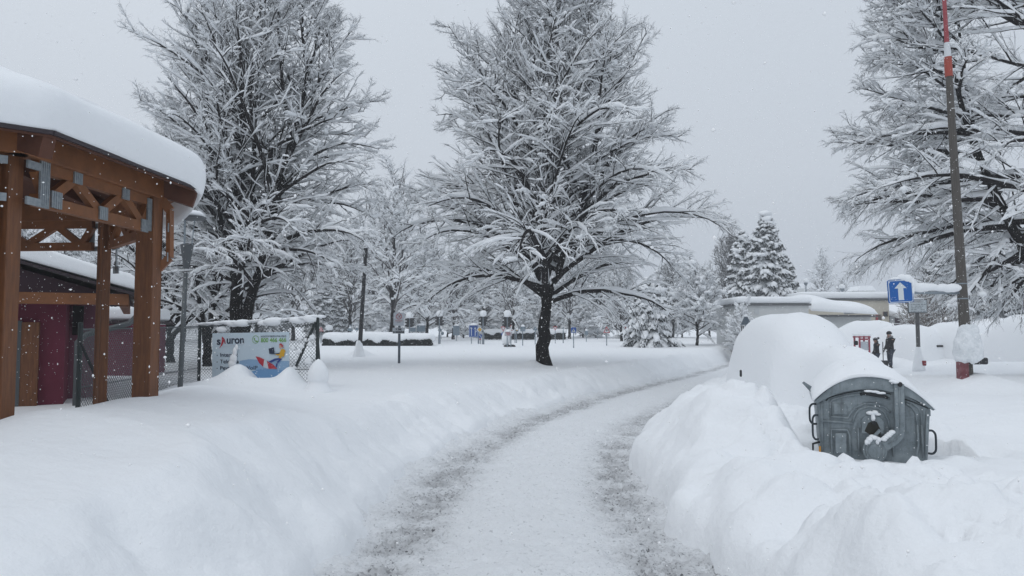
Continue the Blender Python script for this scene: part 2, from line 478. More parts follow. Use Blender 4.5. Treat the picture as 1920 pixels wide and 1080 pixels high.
mpg = N('ShaderNodeMapping'); mpg.inputs['Scale'].default_value = (1, .9, 1); L(tc.outputs['Object'], mpg.inputs['Vector'])
slush = mth('MULTIPLY', ar.outputs['Fac'], mr(nz(5, 6, .65, mpg.outputs['Vector']), .25, .55))
c1 = mixc(slush, (.85, .865, .88), (.52, .525, .535))
grit = mth('MULTIPLY', mr(nz(22, 4, .7, mpg.outputs['Vector'], .6),   .53, .62), mth('ADD', mth('MULTIPLY', ar.outputs['Fac'], .9), .04))
c2 = mixc(mth('MULTIPLY', grit, .85), c1, (.23, .232, .238))
spk = mth('MULTIPLY', mr(nz(27, 3, .55, mpg.outputs['Vector'], .5), .635, .66), mth('ADD', mth('MULTIPLY', ar.outputs['Fac'], .85), .30))  # dark specks: grit, plus the shade of small pits painted as colour
c3 = mixc(spk, c2, (.11, .115, .12))
L(c3, b.inputs['Base Color']); b.inputs['Roughness'].default_value = .6
bp = N('ShaderNodeBump'); bp.inputs['Strength'].default_value = .9; bp.inputs['Distance'].default_value = .04
L(nz(20, 6, .65), bp.inputs['Height']); L(bp.outputs['Normal'], b.inputs['Normal'])
ro = link('road', me, RM)
tag(ro, 'narrow ploughed road of packed snow with two dirty ruts', kind='structure')
# ============================================================ TREES
def unit(v): return v / (np.linalg.norm(v, axis=-1, keepdims=True) + 1e-9)

def grow(S, D, Ln, K, droop, wig, rng, lift=None):
    """march N branches: start S, direction D, length Ln -> (N,K,3). droop pulls the direction down along the way"""
    N = len(S); P = np.zeros((N, K, 3)); P[:, 0] = S; D = unit(D); st = (Ln / (K - 1))[:, None]
    droop = np.broadcast_to(droop, (N,))
    for k in range(1, K):
        D = D + rng.normal(0, wig, (N, 3))
        D[:, 2] -= droop / (K - 1) * (k / (K - 1)) * 2
        if lift is not None: D[:, 2] += lift / (K - 1)
        D = unit(D); P[:, k] = P[:, k - 1] + D * st
    return P

def sample(P, t):
    K = P.shape[1]; f = t * (K - 1); i = np.clip(f.astype(int), 0, K - 2); w = (f - i)[:, None]
    n = np.arange(len(P))
    return P[n, i] * (1 - w) + P[n, i + 1] * w, unit(P[n, i + 1] - P[n, i])

def children(P, Ln, per, tr, rng, ang, upb, updev):
    """start points, directions, and position t of `per` side shoots on every parent"""
    N = len(P)
    t = (np.linspace(tr[0], tr[1], per)[None] + rng.uniform(-.5, .5, (N, per)) * (tr[1] - tr[0]) / per).clip(.02, .99)
    par = np.repeat(np.arange(N), per); t = t.ravel()
    S, T = sample(P[par], t)
    side = np.tile(np.where(np.arange(per) % 2, 1., -1.), N) * np.where(rng.random(len(t)) < .15, -1, 1)
    H = np.cross(T, np.array([0, 0, 1.])) + rng.normal(0, .12, T.shape); H = unit(H)
    U = unit(np.cross(H, T))
    b = rng.normal(upb, updev, len(t))
    a = np.radians(rng.normal(ang[0], ang[1], len(t)))
    D = np.cos(a)[:, None] * T + np.sin(a)[:, None] * (H * (side * np.cos(b))[:, None] + U * np.sin(b)[:, None])
    return S, D, t, par

def snow_on(P, R, wk, hk, rng, gap=.35, cut=1.5, pw=1.0):
    """snow ridge lying on top of branches; wk/hk extra half width and height"""
    N, K, _ = P.shape
    T = unit(np.gradient(P, axis=1)); hor = np.sqrt(T[..., 0] ** 2 + T[..., 1] ** 2) ** cut
    n = rng.random((N, K)); n = (n + np.roll(n, 1, 1) + np.roll(n, -1, 1)) / 3
    m = np.clip((n - gap) / (.62 - gap), 0, 1.25) ** pw
    amt = hor * m; amt[:, 0] *= .6; amt[:, -1] *= .12
    w = np.maximum(amt * (R + wk), 1e-4); h = np.maximum(amt * hk, 1e-4)
    C = P.copy(); C[..., 2] += R * .8 * np.minimum(amt * 2, 1) + h * .62 - .004
    return C, w, h

def snow_tree(name, label, group, loc, leaders, env, rng, n1=60, n2=13, n3=9, n4=4, zmin=2.6, ztop=13.5,
              droop=(1.1, .3), elev=(38, 62), l2=(.28, .52), snow=1.0, twig_r=1.0, clumps=300, mats=None, limb_r=1.0, zpow=1.0,
              az=None, rlen=1.0, parts=True, maxlen=9, d2=.55, d3=.5, a2=(45, 9), a3=(40, 10), gap=0, fat=1.0):
    """leaders: list of (points, r0, r1). env(z) -> (cx, cy, R) crown outline"""
    mt, mc, ms = mats or (BARK, TWIG, SNOWT)
    tk = Cat(); cr = Cat(); sn = Cat()
    LP = []
    for pts, r0, r1 in leaders:
        p = smoothrows(pts, 26); p[1:-1] += rng.normal(0, .02, (24, 3)) * [1, 1, 0]
        s = np.linspace(0, 1, 26); R = r0 + (r1 - r0) * s ** .8
        if p[0, 2] < .3: R[0] *= 1.5; R[1] *= 1.15
        V, F = tubes(p[None], R[None], 12); tk.add(V, F); LP.append((p, R))
        # snow stuck on the windward side of leaning stems
        C, w, h = snow_on(p[None], R[None], .0, .07 * snow, rng, .3, 1.0)
        V, F = tubes(C, w, 6, (w * .8, h)); sn.add(V, F)
    # limbs ------------------------------------------------
    per = [max(3, int(round(n1 * (LP[i][0][-1, 2] - max(LP[i][0][0, 2], zmin)) / sum((q[0][-1, 2] - max(q[0][0, 2], zmin)) for q in LP)))) for i in range(len(LP))]
    S = []; Z = []; A = []; RR = []
    k = 0
    for (p, R), n in zip(LP, per):
        zz0 = max(p[0, 2] + .2, zmin); z1 = p[-1, 2]
        zs = zz0 + (z1 - zz0) * (np.linspace(0, 1, n) ** zpow) ; zs = zs + rng.uniform(-.1, .1, n)
        zs = np.clip(zs, zz0, z1 - .05)
        for z in zs:
            S.append([np.interp(z, p[:, 2], p[:, i]) for i in range(3)]); Z.append(z)
            RR.append(np.interp(z, p[:, 2], R))
            A.append(k * 2.39996 + rng.normal(0, .35) if az is None else az(k, z, rng)); k += 1
    S = np.array(S); Z = np.array(Z); A = np.array(A); RR = np.array(RR)
    f = np.clip((Z - zmin) / (ztop - zmin), 0, 1)
    e = np.radians(elev[0] + (elev[1] - elev[0]) * f ** .55 + rng.normal(0, 7, len(f)))
    D = np.stack([np.cos(A) * np.cos(e), np.sin(A) * np.cos(e), np.sin(e)], -1)
    dr = droop[0] + (droop[1] - droop[0]) * f
    # march until the crown outline is reached
    trial = grow(S, D, np.full(len(S), maxlen), 28, dr * maxlen / 5.0, .0, rng)
    cx, cy, R = env(trial[..., 2])
    inside = ((trial[..., 0] - cx) ** 2 + (trial[..., 1] - cy) ** 2) < R ** 2
    inside[:, :2] = True
    first = np.where((~inside).any(1), np.argmin(inside, 1), 27)
    Ln = np.clip(first / 27 * maxlen, .5, maxlen) * rng.uniform(.72, 1.04, len(S)) * rlen
    P1 = grow(S, D, Ln, 15, dr * Ln / 5.0, .055, rng)
    t = np.linspace(0, 1, 15)[None]
    R1 = np.minimum((.014 + .0115 * Ln) * limb_r, RR * .8)[:, None] * (1 - t) ** .85 + .007
    # second order -------------------------------------------
    S2, D2, t2, par = children(P1, Ln, n2, (.16, .98), rng, a2, .2, .75)
    L2 = rng.uniform(*l2, len(t2)) * Ln[par] * (1.12 - t2) + .30
    hf = lambda S: np.clip(1.05 - 2.3 * (S[:, 2] - zmin) / (ztop - zmin), -.6, 1.05)
    P2 = grow(S2, D2, L2, 9, d2 * hf(S2) * rng.uniform(.3, 1.5, len(t2)), .07, rng)
    R2 = (.005 + .0055 * L2)[:, None] * (1 - np.linspace(0, 1, 9)[None]) ** .8 * twig_r + .0035 * twig_r
    # extra shoots on the upper end of the leaders are covered by the limbs
    S3, D3, t3, p3 = children(P2, L2, n3, (.15, 1.), rng, a3, .14, .7)
    L3 = rng.uniform(.35, .75, len(t3)) * (L2[p3] * .55 * (1.1 - t3) + .22)
    P3 = grow(S3, D3, L3, 5, d3 * hf(S3) * rng.uniform(.1, 1.7, len(t3)), .09, rng)
    R3 = (.0030 + .0032 * L3)[:, None] * (1 - .7 * np.linspace(0, 1, 5)[None]) * twig_r
    out = [(P1, R1, 7, tk if parts == 'limbs' else cr), (P2, R2, 5, cr), (P3, R3, 3, cr)]
    if n4:
        S4, D4, t4, p4 = children(P3, L3, n4, (.2, 1.), rng, (34, 12), .12, .8)
        L4 = rng.uniform(.35, .9, len(t4)) * (L3[p4] * .6 + .05)
        P4 = grow(S4, D4, L4, 2, .25, .09, rng)
        R4 = np.full((len(t4), 2), .0026) * np.array([1, .5]) * twig_r
        out.append((P4, R4, 3, cr))
    for P, R_, s, c in out:
        V, F = tubes(P, R_, s); c.add(V, F)
    # snow ------------------------------------------------------
    for P, R_, wk, hk, gap, s, cut in ((P1, R1, .008 * fat, .085, .20 + gap, 6, 1.0), (P2, R2, .0145 * fat, .052, .20 + gap, 5, .75), (P3, R3, .0095 * fat, .028, .20 + gap, 4, .6)):
        C, w, h = snow_on(P, R_, wk * snow, hk * snow, rng, gap, cut)
        if P is P3:
            keep = rng.random(len(P)) < .8; C, w, h = C[keep], w[keep], h[keep]
        V, F = tubes(C, w, s, (w, h)); sn.add(V, F)
    if clumps:
        q = rng.integers(0, len(P2), clumps); tt = rng.uniform(.05, .8, clumps)
        C, T = sample(P2[q], tt); sz = np.minimum(rng.gamma(2.2, .030, clumps), .11)[:, None] * snow * np.array([1.25, .9, .75]) * rng.uniform(.6, 1.4, (clumps, 3))
        C[:, 2] += sz[:, 2] * .5
        V, F = blobs(C, sz, .22, rng, ICO0); sn.add(V, F)
        q = rng.integers(0, len(P1), clumps // 3); tt = rng.uniform(.0, .6, clumps // 3)
        C, T = sample(P1[q], tt); sz = np.minimum(rng.gamma(2.5, .035, len(q)), .13)[:, None] * snow * np.array([1.1, 1.1, .9]) * rng.uniform(.6, 1.4, (len(q), 3))
        C[:, 2] += sz[:, 2] * .6
        V, F = blobs(C, sz, .22, rng, ICO0); sn.add(V, F)
    root = thing(name, label, 'tree', loc, 0, group)
    link('trunk', tk.mesh('trunk'), mt, root)
    link('crown', cr.mesh('crown'), mc, root)
    link('snow_cover', sn.mesh('snow_cover'), ms, root)
    note_kids(root)
    return root

def envf(tab, cx=0, cy=0, lean=None):
    tz = [a for a, b in tab]; tr = [b for a, b in tab]
    def f(z):
        R = np.interp(z, tz, tr)
        if lean is None: return cx, cy, R
        return np.interp(z, [a for a, b in lean], [b for a, b in lean]), cy, R
    return f

# ---- the big central lime tree ------------------------------------------------
rng = np.random.default_rng(3)
d = 26.2; c = at(1018, 685, d); gz = ground1(c.x, c.y)
H = 13.5 - gz
snow_tree('lime_tree', 'tall bare lime tree loaded with snow standing alone beside the road bend', None, (c.x, c.y, gz - .25),
    [([(0, 0, 0), (.02, 0, 1.2), (.10, 0, 2.4), (.05, .05, 4.5), (-.1, 0, 7), (-.25, .1, 10), (-.35, .1, H)], .27, .03),
     ([(.08, 0, 2.3), (.5, -.1, 3.4), (1.2, -.3, 5.2), (1.8, -.4, 7.6), (2.2, -.3, 9.8), (2.4, -.2, 11.2)], .16, .025),
     ([(.04, 0, 2.9), (-.5, .3, 4.2), (-1.1, .5, 6.5), (-1.5, .6, 8.8), (-1.7, .6, 10.8)], .12, .02),
     ([(.06, .05, 3.2), (.35, .5, 5.0), (.6, 1.0, 7.5), (.7, 1.3, 11.4)], .11, .02),
     ([(.05, -.05, 3.6), (.0, -.6, 5.5), (.35, -1.1, 8), (.5, -1.3, 11.8)], .10, .02)],
    envf([(.6, 4.0), (2.0, 5.0), (3.6, 5.7), (5.5, 5.7), (7.5, 5.1), (9.3, 4.3), (10.8, 3.8), (11.9, 3.1), (12.8, 2.2), (13.6, 1.1)], lean=[(0, .4), (5, .2), (9, .05), (13.5, .15)]),
    rng, n1=100, n2=18, n3=10, n4=3, zmin=2.3, limb_r=1.35, ztop=H, droop=(1.1, .2), elev=(30, 67), clumps=600, zpow=1.25, rlen=1.08, l2=(.34, .60))

# ---- the big left tree with forked leaning stem ----------------------------------
rng = np.random.default_rng(5)
d = 23.5; c = at(448, 690, d); gz = ground1(c.x, c.y)
H = 12.3
snow_tree('lime_tree', 'tall snow laden tree with a thick forked trunk behind the advertising banner', None, (c.x, c.y, gz - .25),
    [([(-.12, 0, 0), (-.10, 0, 1.5), (-.1, 0, 3.2), (-.15, 0, 5), (-.1, .1, 8), (-.25, .1, 10.5), (-.3, .1, H)], .27, .03),
     ([(.05, -.1, .5), (.35, -.2, 2.2), (.8, -.2, 3.8), (1.15, -.2, 5.6), (1.75, -.2, 8.2), (2.1, -.1, 9.8), (2.4, -.1, 11.0)], .20, .02),
     ([(-.1, 0, 3.3), (.35, -.3, 5.5), (.55, -.5, 8), (.6, -.6, 11.2)], .12, .02),
     ([(-.12, 0, 2.7), (-.7, .3, 4.8), (-1.2, .4, 7.5), (-1.5, .5, 10.6)], .12, .02)],
    envf([(1.2, 2.6), (2.4, 3.3), (4, 3.7), (6, 3.7), (8, 3.4), (9.6, 3.1), (10.8, 2.7), (11.8, 2.1), (12.7, 1.2)], lean=[(0, .4), (5, .5), (9, .5), (13, .4)]),
    rng, n1=94, n2=17, n3=10, n4=3, zmin=2.6, limb_r=1.35, ztop=H, droop=(1.1, .2), elev=(28, 67), clumps=600, zpow=1.2, rlen=1.0, l2=(.34, .60))

# ---- the right tree, trunk just outside the picture ----------------------------------
rng = np.random.default_rng(8)
cx_, cy_ = 14.9, 20.6; gz = ground1(cx_, cy_)
snow_tree('lime_tree', 'spreading snow laden tree at the right edge, its long boughs reaching over the blue sign', None, (cx_, cy_, gz - .25),
    [([(0, 0, 0), (0, 0, 2), (.0, 0, 4), (-.1, 0, 7), (.0, 0, 10), (0, 0, 13.8)], .42, .04),
     ([(0, 0, 1.9), (-.9, -.2, 3.4), (-2.0, -.4, 5.4), (-2.9, -.5, 8), (-3.4, -.5, 11.0)], .20, .02),
     ([(0, 0, 2.2), (-.8, .5, 4.4), (-1.5, 1.0, 7), (-1.9, 1.2, 12.5)], .17, .02),
     ([(0, 0, 2.4), (-.5, -.6, 4.4), (-.9, -1.3, 7), (-1.0, -1.6, 12.0)], .16, .02)],
    envf([(1.4, 1.5), (2.2, 2.8), (2.9, 4.2), (3.6, 5.2), (5, 5.6), (6.8, 5.2), (8.6, 4.6), (10.5, 4.3), (13.8, 3.2)]),
    rng, n1=64, n2=18, n3=10, n4=3, limb_r=1.4, zmin=3.6, ztop=13.5, droop=(.35, .45), elev=(-26, 52), clumps=420, rlen=1.06, l2=(.34, .60), maxlen=10, zpow=.9,
    az=lambda k, z, r: PI - .45 + r.normal(0, .75))

# ---- second row behind the fence --------------------------------------------------
def small_env(H, R): return envf([(.7, R * .7), (H * .25, R * .95), (H * .45, R), (H * .7, R * .8), (H * .9, R * .45), (H, R * .15)])
for i, (px, d, H, R, lean, lab) in enumerate((
        (388, 25.5, 8.2, 3.0, .5, 'dark forked snowy tree close left of the thick trunk behind the fence'),
        (318, 27.5, 8.6, 3.4, -.5, 'bushy low branching snowy tree beside the slim park lamp'))):
    rng = np.random.default_rng(20 + i); c = at(px, 690, d); gz = ground1(c.x, c.y)
    snow_tree('garden_tree', lab, 'trees behind the chain link fence', (c.x, c.y, gz - .2),
        [([(0, 0, 0), (.05 * lean, 0, 1.2), (.4 * lean, 0, 2.6), (.6 * lean, 0, 5), (.7 * lean, 0, H)], .17, .02),
         ([(0, 0, .7), (-.5 * lean, .1, 2), (-1.3 * lean, .2, 3.8), (-1.8 * lean, .2, 7)], .12, .015),
         ([(.03, 0, 1.4), (.9 * lean, -.2, 2.8), (1.7 * lean, -.3, 6)], .09, .015)],
        small_env(H, R), rng, n1=46, n2=10, n3=8, n4=3, zmin=1.1, ztop=H, droop=(1.0, .3), elev=(35, 62), clumps=160)

# ---- far deciduous prototypes -------------------------------------------------------
def proto(seed, H, R, stems, n1, snow, tw, dr, el, name, label, group, loc, mats=None, clumps=120, d3=.5):
    rng = np.random.default_rng(seed)
    ld = [([(0, 0, 0), (.05, 0, H * .2), (.1, .1, H * .55), (0, .1, H)], H * .018 + .03, .02)]
    for k in range(stems):
        a = rng.uniform(0, 6.28); w = R * .32
        ld.append(([(.03, .03, H * .2 + k * .3), (w * .4 * math.cos(a), w * .4 * math.sin(a), H * .42), (w * math.cos(a), w * math.sin(a), H * .88)], H * .009 + .02, .015))
    return snow_tree(name, label, group, loc, ld, small_env(H, R), rng, n1=n1, n2=10, n3=6, n4=3, zmin=H * .17, ztop=H, droop=(dr, .3), elev=el,
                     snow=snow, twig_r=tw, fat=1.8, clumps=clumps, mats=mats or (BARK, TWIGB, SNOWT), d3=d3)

def place(px, d, base=None):
    r = ray(px, 622); x = r[0] * d
    return (x, d, ground1(x, d) - .25)

WOODG = 'snow covered trees of the park behind the signs'
HOME = (0, 0, 0)
pA = proto(101, 11.6, 4.2, 3, 44, 1.7, 2.0, .9, (38, 62), 'park_tree', 'tall hazy snow covered tree rising between the two great limes', None, place(735, 53), clumps=200)
pB = proto(102, 8, 3.6, 2, 42, 1.9, 2.4, 1.3, (32, 60), 'park_tree', 'broad snowy park tree behind the left traffic light', WOODG, place(800, 62))
pC = proto(103, 9, 3.0, 2, 40, 1.7, 2.6, 1.0, (42, 66), 'park_tree', 'slender snowy park tree behind the black leaning lamp post', WOODG, place(655, 60))
pD = proto(104, 4.9, 2.4, 2, 34, 2.0, 1.8, 1.0, (25, 55), 'fruit_tree', 'low fruit tree wrapped in white snow between the two spruces', None, place(1306, 47))
pW = proto(105, 10.6, 3.2, 4, 60, .45, 2.2, 1.5, (50, 66), 'weeping_birch', 'grey hazy weeping birch behind the tall dark spruce', None, place(1372, 76), clumps=0, d3=3.2)
bg = [  # source, px, depth, scale, label
    (pC, 30, 44, .95, 'snowy tree seen under the gazebo roof above the pale snow cap'),
    (pB, 120, 52, 1.1, 'broad snowy tree seen through the gazebo left of its back post'),
    (pA, 215, 48, .8, 'snowy tree seen through the gazebo right of its back post'),
    (pB, 262, 60, 1.1, 'snowy tree beyond the right gazebo post'),
    (pC, 345, 58, 1.0, 'hazy snowy tree behind the slim park lamp'),
    (pB, 480, 52, .95, 'snowy park tree above the right half of the banner'),
    (pB, 550, 62, 1.15, 'hazy park tree above the end of the banner'),
    (pC, 600, 74, 1.15, 'distant park tree above the snow capped bollard'),
    (pA, 700, 82, 1.2, 'distant hazy tree right of the black leaning lamp post'),
    (pC, 775, 84, 1.1, 'far faded tree above the dog sign'),
    (pC, 850, 68, .95, 'hazy snowy tree between the two left traffic lights'),
    (pB, 905, 80, 1.2, 'far faded tree above the blue lane board'),
    (pB, 962, 66, 1.0, 'pale snowy tree just left of the great dark trunk'),
    (pC, 1010, 86, 1.3, 'far faded tree behind the great dark trunk'),
    (pB, 1068, 72, 1.0, 'hazy snowy tree above the blue crossing sign'),
    (pA, 1120, 80, 1.0, 'far faded tree above the red triangle sign'),
    (pB, 1165, 60, .8, 'snowy tree close behind the left side of the small spruce'),
    (pC, 1262, 78, .95, 'hazy tree behind the right side of the small spruce'),
    (pB, 1330, 84, .9, 'far pale tree behind the fruit tree'),
    (pA, 1545, 128, .9, 'hazy broad tree on the hill above the beige building'),
    (pC, 1580, 132, .75, 'smaller hazy tree on the hill above the beige building'),
    (pC, 1780, 62, 1.0, 'snowy tree behind the tall tapered pole'),
    (pB, 1880, 58, 1.1, 'snowy tree at the far right behind the buried cars'),
]
for src, px, d, s, lab in bg:
    o = copy_tree(src); o.location = place(px, d); o.rotation_euler = (0, 0, random.uniform(0, 6.28)); o.scale = (s, s, s * random.uniform(.93, 1.08))
    o['label'] = lab; o['group'] = WOODG; o.name = 'park_tree'
    if px in (1545, 1580): o.location.z = 4.0

pS = proto(106, 2.5, 2.0, 4, 40, 2.2, 2.2, .7, (20, 60), 'snowy_bush', 'low snow covered bush behind the left end of the long hedge', 'low snowy bushes along the far edge of the park', place(590, 72), clumps=160)
for px, d, s, lab in ((630, 76, 1.1, 'low snow covered bush just left of the black leaning lamp post'), (690, 74, 1.2, 'low snow covered bush right of the black leaning lamp post'), (725, 82, 1.3, 'low snow covered bush behind the left side of the dog sign'),
        (790, 78, 1.2, 'low snow covered bush behind the wide grey sign back'), (838, 84, 1.4, 'low snow covered bush right of the leftmost open traffic light'), (868, 76, 1.1, 'low snow covered bush left of the blue lane board'),
        (922, 86, 1.4, 'low snow covered bush between the traffic light and the give way triangle'), (962, 80, 1.2, 'low snow covered bush behind the pale notice board'), (1000, 84, 1.3, 'low snow covered bush beside the left edge of the dark trunk'),
        (1048, 82, 1.2, 'low snow covered bush right of the dark trunk'), (1092, 78, 1.25, 'low snow covered bush right of the blue crossing sign'), (1128, 84, 1.3, 'low snow covered bush behind the red crossroads triangle'),
        (1160, 74, 1.2, 'low snow covered bush between the red triangle and the small spruce'), (1280, 80, 1.3, 'low snow covered bush right of the small spruce'), (1345, 72, 1.2, 'low snow covered bush right of the fruit tree'),
        (420, 66, 1.3, 'low snow covered bush behind the left end of the banner'), (520, 70, 1.4, 'low snow covered bush behind the right half of the banner')):
    o = copy_tree(pS); o.location = place(px, d); o.rotation_euler = (0, 0, random.uniform(0, 6.28)); o.scale = (s * 1.2, s * 1.2, s); o['label'] = lab; o.name = 'snowy_bush'; o['category'] = 'bush'
pS['category'] = 'bush'
# ---- spruces ------------------------------------------------------------------------
def spruce(label, group, loc, H, R, seed, name='spruce', layers=20, per=9, snow=1.0, base=.25, lean=0):
    rng = np.random.default_rng(seed)
    tk = Cat(); cr = Cat(); sn = Cat()
    p = np.array([(0, 0, 0), (0, 0, H * .4), (lean * .5, 0, H * .8), (lean, 0, H)], float); p = smoothrows(p, 14)
    V, F = tubes(p[None], np.linspace(H * .018 + .03, .02, 14)[None], 8); tk.add(V, F)
    n = layers * per
    zf = np.repeat(np.linspace(0, 1, layers) ** .8, per) + rng.uniform(-.02, .02, n); zf = zf.clip(0, 1)
    A = np.arange(n) * 2.39996 + rng.normal(0, .2, n)
    Ln = R * (1.02 - zf) ** .75 * rng.uniform(.72, 1.1, n) + .14
    z = base + (H * .985 - base) * zf
    S = np.stack([lean * zf, zf * 0, z], -1)
    e = np.radians(-12 + 60 * zf ** 2 + rng.normal(0, 6, n))
    D = np.stack([np.cos(A) * np.cos(e), np.sin(A) * np.cos(e), np.sin(e)], -1)
    P = grow(S, D, Ln, 8, .55 * (1 - zf * .7), .05, rng, lift=None)
    R_ = (.016 + .012 * Ln)[:, None] * np.linspace(1, .3, 8)[None]
    V, F = tubes(P, R_, 5); cr.add(V, F)
    # side sprays
    S2, D2, t2, par = children(P, Ln, 9, (.18, 1.0), rng, (48, 10), -.25, .35)
    L2 = Ln[par] * .42 * (1.15 - t2) * rng.uniform(.7, 1.2, len(t2)) + .10
    P2 = grow(S2, D2, L2, 5, .7, .06, rng)
    R2 = (.06 + .03 * L2)[:, None] * np.array([.5, 1, .9, .6, .15])[None] * (H / 10) ** .3
    V, F = tubes(P2, R2, 5, (R2 * 1.3, R2 * .6)); cr.add(V, F)
    # needles: short hanging sprigs
    S3, D3, t3, p3 = children(P2, L2, 7, (.1, 1.0), rng, (52, 18), -.5, .8)
    L3 = rng.uniform(.14, .30, len(t3)) * (H / 8) ** .4
    P3 = grow(S3, D3, L3, 3, .6, .1, rng)
    R3 = np.full((len(t3), 3), .016) * np.array([1., .9, .2]) * (H / 8) ** .4
    V, F = tubes(P3, R3, 3); cr.add(V, F)
    # snow slabs on branches and sprays
    C, w, h = snow_on(P, R_, .14 * snow * (H / 8) ** .4, .085 * snow, rng, .12, .5)
    V, F = tubes(C, w, 6, (w, h)); sn.add(V, F)
    C, w, h = snow_on(P2, R2 * .6, .09 * snow, .07 * snow, rng, .18, .5)
    V, F = tubes(C, w, 5, (w, h)); sn.add(V, F)
    m = int(n * 1.6)
    q = rng.integers(0, n, m); C, T = sample(P[q], rng.uniform(.25, .98, m))
    sz = (rng.gamma(4, .026, m) * (H / 8) ** .45)[:, None] * snow * np.array([1.5, 1.0, .6]) * rng.uniform(.6, 1.4, (m, 3))
    C[:, 2] += sz[:, 2] * .35
    V, F = blobs(C, sz, .14, rng, ICO0); sn.add(V, F)
    root = thing(name, label, 'conifer', loc, 0, group)
    link('trunk', tk.mesh('trunk'), BARK, root); link('crown', cr.mesh('crown'), NEEDLE, root); link('snow_cover', sn.mesh('snow_cover'), SNOWT, root)
    note_kids(root); return root

s1 = spruce('small dense spruce bowed under thick snow beside the red triangle sign', None, place(1216, 45), 4.1, 1.85, 201, snow=1.45, layers=18, per=8)
s2 = spruce('tallest dark spruce with snowy boughs behind the grey flat roofed block', 'spruces behind the flat roofed buildings', place(1440, 58), 10.6, 2.9, 202, layers=26, per=9, snow=1.5)
s3 = spruce('lower left spruce of the tall clump behind the snowy shrub', 'spruces behind the flat roofed buildings', place(1398, 66), 9.6, 2.7, 203, layers=24, per=8, snow=1.5, lean=-.2)
for src, px, d, s, lab in (
        (s3, 1470, 61, .78, 'short spruce on the right flank of the tall spruce clump'),
        (s3, 1765, 56, .75, 'dark snowy spruce between the parking notice and the tall pole'),
        (s2, 1835, 52, .62, 'snowy spruce directly right of the tall tapered pole'),
        (s3, 1890, 50, .60, 'snowy spruce near the right edge behind the buried cars'),
        (s2, 1940, 47, .60, 'snowy spruce on the right picture edge behind low twigs'),
        (s3, 495, 66, .62, 'dark snowy spruce behind the green telephone number'),
        (s2, 598, 70, .58, 'dark snowy spruce behind the end of the fence'),
        (s3, 640, 66, .5, 'small dark spruce behind the long clipped hedge'),
        (s2, 60, 46, .6, 'snowy spruce seen under the gazebo above the magenta house'),
        (s3, 1108, 92, .8, 'far hazy spruce between the crossing sign and the red triangle'),
        (s2, 930, 95, .75, 'far hazy spruce behind the traffic lights')):
    o = copy_tree(src); o.location = place(px, d); o.rotation_euler = (0, 0, random.uniform(0, 6.28)); o.scale = (s * 1.15, s * 1.15, s)
    o['label'] = lab; o['group'] = 'dark spruces in the background'; o.name = 'spruce'

# snowy shrub before the grey block
rng = np.random.default_rng(301); c = place(1394, 43)
snow_tree('shrub', 'small upright shrub packed with snow before the grey block', None, c,
    [([(0, 0, 0), (.02, 0, .8), (.05, 0, 1.6), (.05, 0, 3.0)], .04, .01), ([(0, 0, .2), (-.3, 0, 1.2), (-.5, .1, 2.6)], .03, .01), ([(0, 0, .2), (.3, 0, 1.2), (.5, .1, 2.4)], .03, .01)],
    small_env(3.1, .95), rng, n1=60, n2=10, n3=6, n4=0, zmin=.5, ztop=3.0, droop=(.3, .1), elev=(55, 75), snow=1.3, twig_r=1.0, clumps=40, mats=(BARK, TWIGB, SNOWT))
# brownish brush right of the beige building
rng = np.random.default_rng(302); c = place(1738, 52)
BR = mat('brown_brush', (.16, .13, .11), .9)
snow_tree('bush', 'brown leafless bush behind the parking notice board', None, c,
    [([(0, 0, 0), (.02, 0, .8), (.05, 0, 3.4)], .05, .01), ([(0, 0, .2), (-.9, 0, 1.4), (-1.3, .1, 3.0)], .04, .01), ([(0, 0, .2), (.9, 0, 1.4), (1.3, .1, 2.8)], .04, .01)],
    small_env(3.6, 2.4), rng, n1=46, n2=10, n3=8, n4=0, zmin=.4, ztop=3.4, droop=(.5, .2), elev=(45, 75), snow=.6, twig_r=2.2, clumps=40, mats=(BR, BR, SNOWT))
